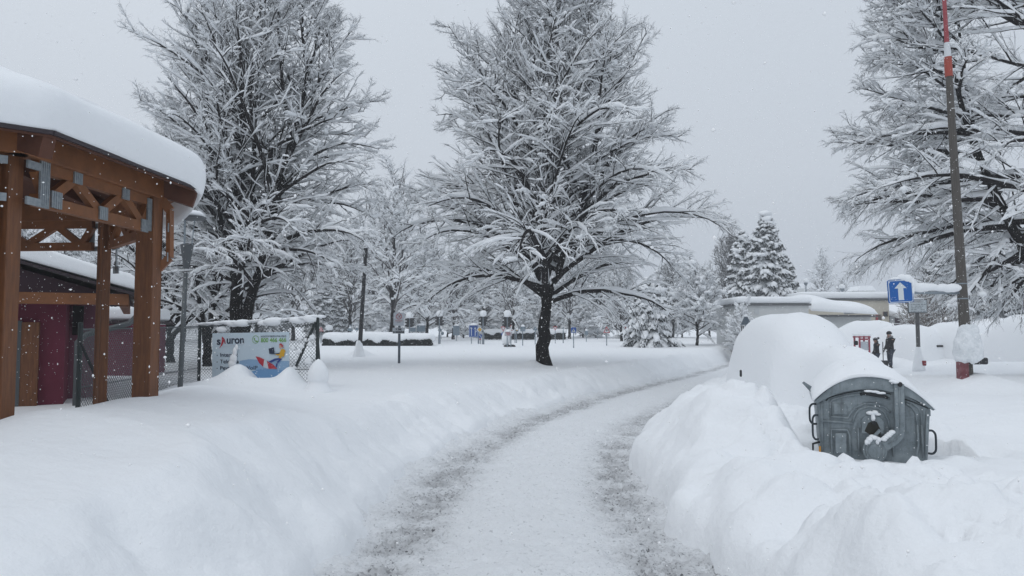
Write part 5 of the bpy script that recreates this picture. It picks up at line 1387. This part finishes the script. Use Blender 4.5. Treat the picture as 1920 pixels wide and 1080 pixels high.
post_sign('red and white chevron triangle peeping over the left end of the hedge', 602, 640, [('tri', 602, 617, 10, 8.6, SRED, [('tri', 0, .8, 6.5, 5.4, SWHITE), ('tri', 0, 1.2, 3.4, 3.0, SRED)])], d=52, snow=False)
post_sign('grey triangle sign back with snow above the hedge near the leaning lamp post', 656.5, 640, [('tri', 656.5, 614, 11, 13, SGREY, [('tri', 0, -1, 6, 5, SNOWT)])], d=53, snow=False)
post_sign('small grey plate with a snow roof right above the hedge', 669, 640, [('rect', 669, 617, 5, 5, SGREY, [])], d=53)
# near no-dogs sign
nd = post_sign('white no dogs sign above a black lettered plate on a grey post', 748.5, 681, [
    ('rect', 748, 598.5, 20.5, 24.5, mat('sign_face_grey', (.50, .53, .57), .55), [('circ', 0, -5, 11, 11, SRED), ('circ', 0, -5, 8.8, 8.8, mat('sign_face_grey', (0, 0, 0))),
        ('poly', [(-3.2, -3.6), (-2, -5.2), (1, -6.4), (2.6, -7.8), (3.4, -7.2), (2, -5.4), (1.4, -4.6), (1.6, -3), (.9, -3.2), (.4, -4.6), (-1, -4), (-1.6, -2.6), (-2.2, -2.8), (-2, -4.2)], SBLK),
        ('poly', [(-3.6, -8.2), (-2.9, -8.9), (3.7, -1.8), (3, -1.2)], SRED), ('rect', 0, 3.2, 14, .8, SRED), ('rect', 0, 5.6, 7, .6, SBLK)]),
    ('rect', 747.5, 620, 22.5, 11, mat('plate_grey', (.46, .49, .52), .55), [])], pole_r=.045, snow=False, name='notice_sign', group=None, postm=mat('dark_blue_grey_post', (.07, .09, .11), .5))
nd_d = nd.location.y; k_ = nd_d / FPX
pl_ = [o for o in bpy.data.objects if o.parent == nd and o.name.startswith('panel')][-1]
zz = lambda py: CAMZ + (622 - py) * k_ - nd.location.z
text('V  ZIME', -.9 * k_, zz(619.2), .09, SBLK, pl_, .03, align='CENTER', width=11 * k_, bold=.006)
text('SA NEUDRŽUJE', -1. * k_, zz(624.2), .085, SBLK, pl_, .03, align='CENTER', width=20.5 * k_, bold=.006)
# traffic lights
TG = 'traffic lights of the traffic park'
def tlight(label, px, py_base, py_head, s=1.0, d=None, capw=1.0):
    d = d or ground_hit(px, py_base, 20, 75); k = d / FPX; x0 = ray(px, 622)[0] * d; g = ground1(x0, d) - .3
    r_ = thing('traffic_light', label, 'traffic light', (x0, d, g), 0, TG)
    zf = lambda py: CAMZ + (622 - py) * k - g
    top = zf(py_head)
    MB().tube([(0, 0, 0), (0, 0, .9), (0, 0, .91), (0, 0, top)], [.085, .085, .055, .05], 10).build('pole', GREYP, r_, smooth=True, angle=.7)
    for a in (-.35, 1.5, 2.9):
        hd_ = MB(); c, sn = math.cos(a), math.sin(a); hx__, hy__ = .13 * c, .13 * sn
        hd_.box((hx__, hy__, top - .35), (.14, .15, .60), Matrix.Rotation(a, 4, 'Z'))
        h_ = hd_.build('signal_head', BLACK, r_, bevel=.02, seg=2)
        vs_ = MB()
        for q in (-.2, 0, .2):
            vs_.tube([(hx__ + .06 * c, hy__ + .06 * sn, top - .35 + q), (hx__ + .17 * c, hy__ + .17 * sn, top - .34 + q)], .066, 10)
        vs_.build('visor', BLACK, h_, smooth=True, angle=.7)
    MB().lathe([(.15 * capw, -.02), (.20 * capw, .07), (.215 * capw, .22), (.18 * capw, .33), (.08 * capw, .38), (.0, .39)], 18, (0, 0, top - .04)).build('snow_cap', SNOWT, r_, smooth=True)
    return r_
tlight('traffic light with a square snow cap on a bare grey pole, leftmost in the open', 824, 645, 592)
tlight('traffic light with snow cap just right of the blue lane board', 906, 645.5, 592)
tlight('traffic light half hidden behind the dog sign', 768, 646, 595, d=50, capw=1.2)
tlight('traffic light tangled in twigs left of the pale notice', 951.5, 650, 592.5)
tlight('tall snow bulb traffic light above the left end of the hedge', 617, 650, 618, d=56, capw=1.3)
st_ = at(949, 650, 50)
for lab, px, py, w_ in (('dark rock with snow at the foot of the pale notice', 951, 650, .35),):
    d = ground_hit(px, py, 20, 70); x = ray(px, 622)[0] * d; g = ground1(x, d); rng = np.random.default_rng(9)
    rk = thing('rock', lab, 'rock', (x, d - .1, g)); V, F = blobs(np.array([(0, 0, .02), (.3, 0, .0)]), np.array([(.28, .2, .12), (.2, .2, .14)]), .1, rng, ICO1)
    link('stone', npmesh('stone', V, F), BLACK, rk)
    V, F = blobs(np.array([(-.05, 0, .5)]), np.array([(.4, .3, .42)]), .03, rng, ICO1); link('snow_cover', npmesh('snow_cover', V, F), SNOWT, rk)
# hedges
LEAF = mat('dark_hedge_leaves', (.012, .016, .013), .8, spec=.15)
def hedge(label, px0, px1, pyb, pyl, pyt, d, depth, group=None, seed=1, name='hedge'):
    rng = np.random.default_rng(seed); k = d / FPX; x0, x1 = ray(px0, 622)[0] * d, ray(px1, 622)[0] * d
    zb = CAMZ + (622 - pyb) * k; zl = CAMZ + (622 - pyl) * k; zt = CAMZ + (622 - pyt) * k
    r_ = thing(name, label, 'hedge', ((x0 + x1) / 2, d, zb), 0, group); L_ = x1 - x0
    C = Cat(); n = int(L_ * depth * 420)
    P = np.stack([rng.uniform(-L_ / 2, L_ / 2, n), rng.uniform(0, depth, n), rng.uniform(-.1, zl - zb + .15, n)], -1)
    P[:, 1] = np.where(rng.random(n) < .5, rng.uniform(-.06, .12, n), P[:, 1])
    V, F = blobs(P, rng.uniform(.03, .09, (n, 3)), .3, rng, ICO0); C.add(V, F)
    link('foliage', C.mesh('foliage', False), LEAF, r_)
    C = Cat(); nx_, ny_ = int(L_ / .06), 26; X = np.linspace(-L_ / 2 - .15, L_ / 2 + .15, nx_); a = np.linspace(0, 2 * PI, ny_, endpoint=False)
    XX, AA = np.meshgrid(X, a, indexing='ij'); hgt = zt - zl; ce = np.cos(AA); se = np.sin(AA)
    endt = np.clip(1 - (np.abs(XX) / (L_ / 2 + .16)) ** 14, .02, 1) ** .5
    Y = depth / 2 + (depth / 2 + .16) * np.sign(ce) * np.abs(ce) ** .6 * (.3 + .7 * endt) + .05 * fbm(XX, AA, .7, 3, seed)
    Z = (zl - zb) + hgt * .5 + hgt * .52 * np.sign(se) * np.abs(se) ** .55 * endt
    Z = Z + .18 * fbm(XX * .8, XX * 0, 1.6, 3, seed + 3) * (se > 0) + np.where(se < 0, .30 * fbm(XX, XX * 0 + 2, .5, 4, seed + 5) - .05, 0)
    V = np.stack([XX, Y, Z], -1).reshape(-1, 3); ii = np.arange(nx_ * ny_).reshape(nx_, ny_); jj = np.roll(ii, -1, 1)
    F = np.stack([ii[:-1], jj[:-1], jj[1:], ii[1:]], -1).reshape(-1, 4)
    me = npmesh('snow_cover', V, [F, ii[0][None, ::-1], ii[-1][None]]); link('snow_cover', me, SNOW, r_); return r_
hedge('long clipped dark hedge under a thick loaf of snow', 606, 808, 653.5, 641, 622.5, 46, 2.0, seed=3)
hedge('distant low hedge with snow behind the signs left of the trunk', 908, 1002, 633, 626.5, 615.5, 66, 1.6, seed=4, group='distant hedges')
hedge('distant low hedge with snow behind the signs right of the trunk', 1012, 1060, 633, 626.5, 615.5, 66, 1.6, seed=5, group='distant hedges')
# black leaning lamp post
d = ground_hit(674, 668, 15, 60); k = d / FPX; x0 = ray(673.5, 622)[0] * d; g = ground1(x0, d)
lp = thing('lamp_post', 'black leaning lamp post with a snow skirt round its foot', 'lamp post', (x0, d, g - .3))
zt_ = CAMZ + (622 - 465) * k - g + .3
MB().tube([(0, 0, 0), (10 * k, 0, zt_ - 20 * k)], [.10, .075], 12).build('pole', mat('dark_post_paint', (.022, .022, .024), .7), lp, smooth=True, angle=.7)
MB().tube([(10 * k, 0, zt_ - 20 * k), (10.5 * k, 0, zt_)], .095, 12).build('lamp_head', BLACK, lp, smooth=True, angle=.7)
MB().lathe([(.34, .15), (.26, .35), (.19, .6), (.14, .85), (.11, .98)], 18).build('snow_base', SNOW, lp, smooth=True)
# grey warning sign seen from behind, before the grey block

d = 37.0; k = d / FPX; x0 = ray(1399, 622)[0] * d; g = ground1(x0, d)
ts = thing('road_sign', 'dark grey triangular sign back before the grey block', 'sign', (x0, d, g - .3))
zf = lambda py: CAMZ + (622 - py) * k - g + .3
MB().tube([(0, 0.03, 0), (0, .03, zf(594))], .032, 8).build('post', POST, ts, smooth=True, angle=.7)
MB().prism([(-10 * k, zf(609)), (10 * k, zf(609)), (3 * k, zf(594)), (-3 * k, zf(594))], -.02, .0).build('panel', mat('dark_sign_back', (.07, .095, .12), .5), ts)
MB().lathe([(.10, 0), (.09, .08), (.0, .13)], 12, (0, 0, zf(594))).build('snow_cap', SNOWT, ts, smooth=True)
for px, lab in ((1390.5, 'thin dark stake left of the dark triangular sign back'), (1393.8, 'thin dark stake close to the dark triangular sign back')):
    xs = ray(px, 622)[0] * d; sk = thing('stake', lab, 'stake', (xs, d, g - .3), 0, 'thin stakes'); MB().tube([(0, 0, 0), (0, 0, zf(611))], .022, 8).build('rod', BLACK, sk, smooth=True, angle=.7)

# ============================================================ BUILDINGS ON THE RIGHT
CONC = mat('grey_concrete_wall', (.52, .53, .53), .85, noise=(1.6, (.60, .61, .605), .3, .7), bump=(12, .2, .01)); BEIGE = mat('beige_render', (.52, .48, .40), .85, noise=(2, (.57, .53, .45), .3, .7))
PURP = mat('dull_purple_boards', (.085, .06, .075), .8)
def bld(name, label, px0, px1, d, dep, py_t, cat='building', wallm=CONC, snow_px=13, over=.25, group=None, snow_dx=(0, 0), rz=0):
    k = d / FPX; x0, x1 = ray(px0, 622)[0] * d, ray(px1, 622)[0] * d; zt = CAMZ + (622 - py_t) * k
    r_ = thing(name, label, cat, ((x0 + x1) / 2, d, 0), rz, group); w_ = x1 - x0
    MB().box((0, dep / 2, zt / 2), (w_, dep, zt)).build('wall', wallm, r_)
    MB().box((0, dep / 2, zt + .06), (w_ + over, dep + over, .12)).build('roof_slab', mat('roof_flashing', (.10, .105, .11), .6), r_)
    h_ = snow_px * k; mb = MB().box((0, dep / 2, zt + .125 + h_ / 2), (w_ + over + .1, dep + over + .1, h_))
    o = mb.build('snow_cover', SNOW, r_, bevel=h_ * .42, seg=4, smooth=True)
    return r_, k, zt, w_
b1, k1, z1, w1 = bld('transformer_house', 'plain grey concrete block with a thick flat snow roof', 1386, 1517, 45, 5.0, 573)
MB().box((-w1 / 2 + 1.05, -.02, z1 - .35), (.28, .03, .34)).build('wall_plate', mat('white_plate', (.5, .52, .53), .6), b1)
k = 44 / FPX
b2, k2, z2, w2 = bld('garage', 'low grey garage wing with a sagging sloped snow roof', 1520, 1634, 46.5, 4.0, 594)
sn_ = [o for o in bpy.data.objects if o.parent == b2 and o.name.startswith('snow_cover')][0]; bpy.data.objects.remove(sn_)
prf = smoothrows([(-.5, .0), (-.55, .2), (-.3, .55), (1.0, .85), (2.6, .95), (4.2, .9)], 18); Lw = w2 + .35
V = []; nxg = 30
for i in range(nxg):
    t = i / (nxg - 1); e_ = (1 - abs(2 * t - 1) ** 10) ** .5 if 0 < i < nxg - 1 else .15
    for y, z in prf: V.append((-Lw / 2 + Lw * t, y, z2 + .13 + z * e_ * (1.25 - .45 * t) * (1 + .06 * math.sin(t * 9)) + .22 * (1 - t)))
ii = np.arange(nxg * 18).reshape(nxg, 18)
F = np.stack([ii[:-1, :-1], ii[1:, :-1], ii[1:, 1:], ii[:-1, 1:]], -1).reshape(-1, 4)
bt = [(-Lw / 2, -.5, z2 + .10), (Lw / 2, -.5, z2 + .10)]
link('snow_cover', npmesh('snow_cover', V, [F]), SNOW, b2)
MB().box((0, -.25, z2 + .02), (Lw, .5, .10)).build('eave_board', mat('roof_flashing', (0, 0, 0)), b2)
b3, k3, z3, w3 = bld('pavilion', 'beige rendered building with a red door and flat snow roof', 1505, 1668, 54, 7.0, 563.5, wallm=BEIGE, snow_px=13)
xx = lambda px: (px - (1505 + 1668) / 2) * k3
zz3 = lambda py: CAMZ + (622 - py) * k3
MB().box((xx(1647.5), -.03, (zz3(590) + .3) / 2), (11 * k3, .05, zz3(590) - .3)).build('door', mat('brown_door', (.12, .10, .085), .6), b3)
MB().box((xx(1644), -.06, (zz3(590) + .3) / 2), (4 * k3, .05, zz3(590) - .3)).build('door_leaf', mat('red_door', (.33, .045, .05), .5), b3)
wf = MB().box((xx(1660.5), -.03, zz3(589)), (9 * k3, .05, 9.5 * k3)).build('window', mat('window_frame_brown', (.13, .09, .075), .6), b3)
MB().box((xx(1660.5), -.06, zz3(589)), (6.5 * k3, .02, 7 * k3)).build('pane', mat('dark_pane', (.05, .055, .06), .2), wf)
# purple boarded hut
d = 58; k = d / FPX; hx0 = ray(1695, 622)[0] * d
hu = thing('hut', 'long dull purple hut with a sloping snowy roof behind the beige building', 'hut', (hx0, d, 0))
zz4 = lambda py: CAMZ + (622 - py) * k
xl, xr_ = (1662 - 1695) * k, (1765 - 1695) * k
MB().prism([(xl, .2), (xr_, .2), (xr_, zz4(622)), (xl, zz4(590))], 0, 5).build('wall', PURP, hu)
MB().prism([(xl - .1, zz4(590) + .02), (xr_ + .2, zz4(623)), (xr_ + .2, zz4(623) + .34), (xl - .1, zz4(590) + .42)], -.3, 5.2).build('snow_cover', SNOW, hu, bevel=.12, seg=3, smooth=True)
MB().box(((1673 - 1695) * k, -.04, zz4(600)), (.35, .05, .55)).build('white_panel', mat('white_plate', (0, 0, 0)), hu)
# red framed kiosk
d = 33; k = d / FPX; kx = ray(1621, 622)[0] * d; g = ground1(kx, d) - .2
ki = thing('kiosk', 'small red framed booth with a pale panel behind the woman', 'kiosk', (kx, d, g), .1)
zk = lambda py: CAMZ + (622 - py) * k - g
RK = mat('kiosk_red', (.30, .04, .065), .5); h_ = zk(630)
fm = MB()
for sx_ in (-.24, .2):
    for sy_ in (0, .4): fm.box((sx_, sy_, h_ / 2), (.06, .06, h_))
fm.build('frame', RK, ki)
MB().box((-.02, .2, h_ - .04), (.54, .5, .06)).build('top_band', RK, ki); MB().box((-.02, .0, zk(636)), (.42, .03, .08)).build('sill', RK, ki)
MB().box((-.02, .02, zk(644) - .1), (.38, .02, 16 * k)).build('panel', mat('kiosk_panel', (.45, .49, .53), .5), ki)
MB().box((-.02, .2, h_ + .06), (.6, .55, .10)).build('snow_cover', SNOWT, ki, bevel=.03, seg=2, smooth=True)
# snow capped lamps standing behind the roof
for px, py, d, lab in ((1513, 530, 78, 'snow capped street lamp far behind the beige roof, left one'), (1581, 541, 74, 'snow capped street lamp rising just over the beige roof')):
    k = d / FPX; x0 = ray(px, 622)[0] * d; g = ground1(x0, d); zt_ = CAMZ + (622 - py) * k - g
    s_ = thing('street_lamp', lab, 'street lamp', (x0, d, g), 0, 'far street lamps')
    MB().tube([(0, 0, 0), (0, 0, zt_)], .06, 8).build('pole', GREYP, s_); MB().lathe([(.1, -.3), (.2, -.1), (.22, 0), (.0, .05)], 12, (0, 0, zt_)).build('lamp_head', GREYP, s_, smooth=True)
    MB().lathe([(.24, 0), (.29, .15), (.26, .33), (.12, .42), (0, .44)], 14, (0, 0, zt_)).build('snow_cap', SNOWT, s_, smooth=True)
# distant slope with houses
hxx = np.linspace(-150, 150, 90); hyy = np.linspace(112, 164, 26); HX, HYY = np.meshgrid(hxx, hyy)
HZ = .9 + sstep(112, 158, HYY) * (2.0 + 5.5 * sstep(20, 75, HX) + 3.0 * fbm(HX, HYY, 40, 3, 3))
ii = np.arange(HX.size).reshape(HX.shape)
hl = link('hill', npmesh('hill', np.stack([HX, HYY, HZ], -1).reshape(-1, 3), np.stack([ii[:-1, :-1], ii[:-1, 1:], ii[1:, 1:], ii[1:, :-1]], -1).reshape(-1, 4)), SNOW); tag(hl, 'low snowy slope fading into the haze beyond the park', kind='structure')
for px, py, wpx, lab in ((1512, 541, 34, 'faint far house with a snowy roof left of the hill trees'), (1625, 545, 30, 'faint far house with a snowy roof right of the hill trees')):
    d = 142; k = d / FPX; x0 = ray(px, 622)[0] * d; zt_ = CAMZ + (622 - py) * k
    r_ = thing('far_house', lab, 'house', (x0, d, 0)); w_ = wpx * k
    MB().box((0, 2, zt_ / 2), (w_, 5, zt_)).build('wall', CONC, r_); MB().prism([(-w_ / 2 - .3, zt_), (w_ / 2 + .3, zt_), (w_ / 2 * .7, zt_ + .9), (-w_ / 2 * .7, zt_ + .9)], -.5, 5).build('roof', SNOW, r_)

# ============================================================ PEOPLE
CLOTH = mat('black_jacket_cloth', (.006, .0065, .008), .85); JEANS = mat('dark_jeans', (.035, .045, .065), .85); SKIN = mat('skin', (.42, .24, .18), .55); FUR = mat('grey_fur', (.22, .22, .23), .95); KNIT = mat('black_knit', (.011, .011, .013), .95); HAIRM = mat('dark_hair', (.02, .014, .01), .6)
def skinned(name, V, E, R, m, par, sub=1, root=0):
    me_ = bpy.data.meshes.new(name); me_.from_pydata(V, E, []); o = bpy.data.objects.new(name, me_); COL.objects.link(o)
    md = o.modifiers.new('skin', 'SKIN'); md.use_smooth_shade = True
    for i, sv in enumerate(me_.skin_vertices[0].data):
        r_ = R[i]; sv.radius = r_ if isinstance(r_, tuple) else (r_, r_); sv.use_root = (i == root)
    sb_ = o.modifiers.new('sub', 'SUBSURF'); sb_.levels = sub; sb_.render_levels = sub
    bpy.context.view_layer.update()
    me2 = bpy.data.meshes.new_from_object(o.evaluated_get(bpy.context.evaluated_depsgraph_get()))
    bpy.data.objects.remove(o); me2.name = name; me2.materials.clear(); return link(name, me2, m, par)
def person(label, loc, rz, hgt, jacket=CLOTH, hand=None, pom=False, lean=0, hood=True):
    """faces +X in its own frame; built 1.75 tall then scaled"""
    p = thing('person', label, 'person', loc, rz); p.scale = (hgt / 1.75,) * 3
    arms = hand or (((-.02, .21, 1.42), (.06, .27, 1.14), (.24, .15, .98)), ((-.02, -.21, 1.42), (-.04, -.28, 1.14), (.10, -.22, .94)))
    V = [(0, 0, .93), (0, 0, 1.10), (.0, 0, 1.30), (.0, 0, 1.44), (.02, 0, 1.53), (.03, 0, 1.60), (.045, 0, 1.70)]
    E = [(i, i + 1) for i in range(6)]; R = [(.13, .17), (.12, .155), (.125, .175), (.09, .15), .055, .085, .085]
    def chain(pr, pts, rs):
        for q, r_ in zip(pts, rs): V.append(q); R.append(r_); E.append((pr, len(V) - 1)); pr = len(V) - 1
        return pr
    for s in (1, -1):
        chain(0, [(.0, s * .10, .84), (.03 + .02 * s, s * .11, .47), (-.02 + .05 * s, s * .115, .09), (.12 + .05 * s, s * .125, .045)], [.095, .065, .048, .042])
    for s, (a, b_, c) in zip((1, -1), arms):
        w_ = chain(3, [a, b_, c], [.075, .055, .036])
        d_ = Vector(c) - Vector(b_); d_.normalize(); sd = d_.cross(Vector((0, s, 0))); sd = sd.normalized() if sd.length > .1 else Vector((1, 0, 0))
        pm = Vector(c) + d_ * .055; pi_ = chain(w_, [tuple(pm)], [(.03, .02)])
        lat = d_.cross(sd).normalized()
        for f_, ln in ((-.027, .06), (-.009, .072), (.009, .068), (.027, .052)):
            q0 = pm + d_ * .035 + lat * f_; q1 = q0 + d_ * ln * .55 + sd * .012; q2 = q1 + d_ * ln * .3 + sd * .03
            chain(pi_, [tuple(q0), tuple(q1), tuple(q2)], [.0095, .009, .0075])
        th = pm - d_ * .02 + lat * .032; chain(pi_, [tuple(th), tuple(th + lat * .015 + d_ * .035)], [.011, .009])
    bo_ = skinned('body', V, E, R, SKIN, p, 1); bo_.data.materials.append(KNIT)   # black gloves below the sleeves
    for pg in bo_.data.polygons: pg.material_index = 1 if pg.center.z < 1.40 else 0
    face = MB()
    hd = [(.055, .045, 1.665), (.055, -.045, 1.665)]
    C = Cat(); V_, F_ = blobs(np.array([(.125, 0, 1.645), (.115, 0, 1.595), (.03, .088, 1.645), (.03, -.088, 1.645)]), np.array([(.022, .016, .028), (.018, .03, .009), (.02, .01, .03), (.02, .01, .03)]), .0, np.random.default_rng(1), ICO1, False); C.add(V_, F_); link('face_features', C.mesh('face_features'), SKIN, p)
    C = Cat(); V_, F_ = blobs(np.array([(.118, .032, 1.668), (.118, -.032, 1.668)]), np.full((2, 3), .011), .0, np.random.default_rng(1), ICO0, False); C.add(V_, F_); link('eyes', C.mesh('eyes'), BLACK, p)['kind'] = 'stuff'
    # jacket : one continuous shell with sleeves
    V = [(0, 0, .74), (0, 0, .95), (0, 0, 1.15), (-.005, 0, 1.33), (-.005, 0, 1.46), (.01, 0, 1.54)]; E = [(i, i + 1) for i in range(5)]; R = [(.185, .215), (.175, .205), (.165, .20), (.16, .205), (.115, .165), .085]
    for a, b_, c in arms:
        c2 = tuple(Vector(b_) + (Vector(c) - Vector(b_)) * .93); chain(4, [a, b_, c2], [.098, .078, .062])
    skinned('jacket', V, E, R, jacket, p, 2)
    V = [(0, 0, .92)]; E = []; R = [(.145, .18)]
    for s in (1, -1): chain(0, [(.0, s * .10, .82), (.03 + .02 * s, s * .11, .47), (-.02 + .05 * s, s * .115, .13)], [.112, .083, .068])
    skinned('trousers', V, E, R, JEANS, p, 2)
    C = Cat(); V_, F_ = blobs(np.array([(.06 + .05, .125, .05), (.06 - .05, -.125, .05)]), np.array([(.15, .055, .055)] * 2), .0, np.random.default_rng(1), ICO1, False); C.add(V_, F_); link('boots', C.mesh('boots'), BLACK, p)
    MB().lathe([(.122, -.03), (.126, .0), (.122, .05), (.09, .10), (.04, .125), (.0, .13)], 20, (.03, 0, 1.695)).build('knit_hat', KNIT, p, smooth=True)
    if pom: V_, F_ = blobs(np.array([(-.13, 0, 1.79)]), np.array([(.065,) * 3]), .08, np.random.default_rng(2), ICO1); link('pompom', npmesh('pompom', V_, F_), KNIT, p); MB().lathe([(.127, -.02), (.13, .0), (.127, .02)], 20, (.03, 0, 1.76)).build('hat_band', FUR, p, smooth=True)
    if hood:
        C = Cat(); a = np.linspace(-2.2, 2.2, 16); P = np.stack([.0 - .10 * np.cos(a), .12 * np.sin(a), 1.53 + .03 * np.cos(a)], -1); V_, F_ = blobs(P, np.full((16, 3), .048), .12, np.random.default_rng(3), ICO0); C.add(V_, F_); link('fur_hood', C.mesh('fur_hood'), FUR, p)
    else:
        C = Cat(); V_, F_ = blobs(np.array([(-.04, 0, 1.56)]), np.array([(.08, .10, .12)]), .05, np.random.default_rng(3), ICO1); C.add(V_, F_); link('hair', C.mesh('hair'), HAIRM, p)
    return p
mx_, my_ = ray(1668, 622)[0] * 33.6, 33.6; mz = ground1(mx_, my_)
person('standing man in a long black jacket with grey fur hood and knit hat', (mx_, my_, mz), PI + .1, 1.80 if False else (CAMZ + (622 - 626) / FPX * 33.6 - mz) + .06, hand=(((-.02, .21, 1.42), (.10, .27, 1.14), (.30, .14, 1.02)), ((-.02, -.21, 1.42), (-.02, -.28, 1.14), (.16, -.20, .92))))
wx_, wy_ = ray(1642, 622)[0] * 33.4, 33.4; wz = ground1(wx_, wy_)
person('woman in a black jacket and bobble hat, half hidden by the buried car', (wx_, wy_, wz), PI - .1, CAMZ + (622 - 637) / FPX * 33.4 - wz + .04, pom=True, hood=False)
vx = ray(1653.5, 622)[0] * 33.6; sv = thing('shovel', 'upright dark snow shovel held between the two people', 'shovel', (vx, 33.55, ground1(vx, 33.55)))
MB().tube([(0, 0, .1), (0, 0, CAMZ + (622 - 641) / FPX * 33.55 - sv.location.z)], .02, 8).build('handle', mat('shovel_handle', (.05, .05, .055), .6), sv, smooth=True, angle=.7)
MB().box((0, -.03, .2), (.40, .04, .34)).build('blade', BLACK, sv, bevel=.01, seg=1)

# ============================================================ FALLING SNOW
rng = np.random.default_rng(99)
nfl = 110000
P = np.stack([rng.uniform(-13, 13, nfl), rng.uniform(1.8, 20, nfl) , rng.uniform(0, 9, nfl)], -1)
P = P[(np.abs(P[:, 0]) < P[:, 1] * .85 + .5)]
S_ = np.repeat(rng.gamma(6, .00042, len(P))[:, None] + .0008, 3, 1) * rng.uniform(.6, 1.5, (len(P), 3))
OCT = (np.array([(1, 0, 0), (-1, 0, 0), (0, 1, 0), (0, -1, 0), (0, 0, 1), (0, 0, -1)], float), np.array([(0, 2, 4), (2, 1, 4), (1, 3, 4), (3, 0, 4), (2, 0, 5), (1, 2, 5), (3, 1, 5), (0, 3, 5)]))
V, F = blobs(P, S_, .15, rng, OCT)
fs_ = link('falling_snow', npmesh('falling_snow', V, F), mat('snowflake', (.97, .97, .97), 1.0, spec=.0)); tag(fs_, 'fine falling snowflakes drifting through the air', kind='stuff')
# ============================================================ LIGHT, AIR, CAMERA
w = bpy.data.worlds.new('World'); SC.world = w; w.use_nodes = True
nt = w.node_tree; bgn = nt.nodes['Background']
SUN_EL, SUN_AZ = math.radians(52), math.radians(-35)
sky = nt.nodes.new('ShaderNodeTexSky'); sky.sky_type = 'NISHITA'; sky.sun_disc = False
sky.sun_elevation = SUN_EL; sky.sun_rotation = SUN_AZ; sky.air_density = 1.5; sky.dust_density = 6; sky.ozone_density = 1
sc_ = nt.nodes.new('ShaderNodeVectorMath'); sc_.operation = 'SCALE'; sc_.inputs['Scale'].default_value = .10
hs = nt.nodes.new('ShaderNodeHueSaturation'); hs.inputs['Saturation'].default_value = .3
nt.links.new(sky.outputs[0], sc_.inputs[0]); nt.links.new(sc_.outputs[0], hs.inputs['Color'])
tc = nt.nodes.new('ShaderNodeTexCoord'); sp = nt.nodes.new('ShaderNodeSeparateXYZ'); nt.links.new(tc.outputs['Generated'], sp.inputs[0])
rp = nt.nodes.new('ShaderNodeValToRGB'); nt.links.new(sp.outputs['Z'], rp.inputs['Fac'])
els = rp.color_ramp.elements
els[0].position = 0; els[0].color = (.41, .455, .52, 1)
els[1].position = 1; els[1].color = (.70, .77, .865, 1)
for p_, c_ in ((.20, (.51, .56, .628)), (.42, (.545, .60, .67)), (.7, (.61, .672, .755))):
    e_ = els.new(p_); e_.color = (*c_, 1)
mx = nt.nodes.new('ShaderNodeMix'); mx.data_type = 'RGBA'; mx.inputs[0].default_value = .06
nt.links.new(rp.outputs[0], mx.inputs[6]); nt.links.new(hs.outputs[0], mx.inputs[7])
nt.links.new(mx.outputs[2], bgn.inputs['Color']); bgn.inputs['Strength'].default_value = 1.0

sl_ = bpy.data.lights.new('sun', 'SUN'); sl_.energy = .45; sl_.angle = math.radians(35); sl_.color = (1, .98, .95)
so = bpy.data.objects.new('sun', sl_); COL.objects.link(so)
dv = Vector((math.sin(SUN_AZ) * math.cos(SUN_EL), -math.cos(SUN_AZ) * math.cos(SUN_EL), math.sin(SUN_EL)))
so.rotation_euler = dv.to_track_quat('Z', 'Y').to_euler()

if HAZE:
    hm = bpy.data.materials.new('haze'); hm.use_nodes = True
    nt = hm.node_tree; nt.nodes.remove(nt.nodes['Principled BSDF'])
    pv = nt.nodes.new('ShaderNodeVolumePrincipled'); pv.inputs['Color'].default_value = (.93, .95, .98, 1); pv.inputs['Density'].default_value = HAZE; pv.inputs['Anisotropy'].default_value = .2
    nt.links.new(pv.outputs[0], nt.nodes['Material Output'].inputs['Volume'])
    hb = MB().box((0, 65, 8.5), (330, 220, 21)).build('haze', hm)
    tag(hb, 'pale winter haze of fine falling snow over the whole park', kind='stuff')

cam = bpy.data.cameras.new('camera'); co = bpy.data.objects.new('camera', cam); COL.objects.link(co)
co.location = (0, 0, CAMZ); co.rotation_euler = (PI / 2 + PITCH, 0, 0)
cam.sensor_width = 36; cam.lens = FPX / 1920 * 36; cam.clip_end = 1000; cam.clip_start = .05
SC.camera = co
SC.view_settings.view_transform = 'Standard'; SC.view_settings.look = 'None'; SC.view_settings.exposure = .15; SC.view_settings.gamma = 1
SC.cycles.max_bounces = 8; SC.cycles.diffuse_bounces = 4; SC.cycles.volume_bounces = 2; SC.cycles.transparent_max_bounces = 8
SC.cycles.use_denoising = True
SC.render.use_persistent_data = False
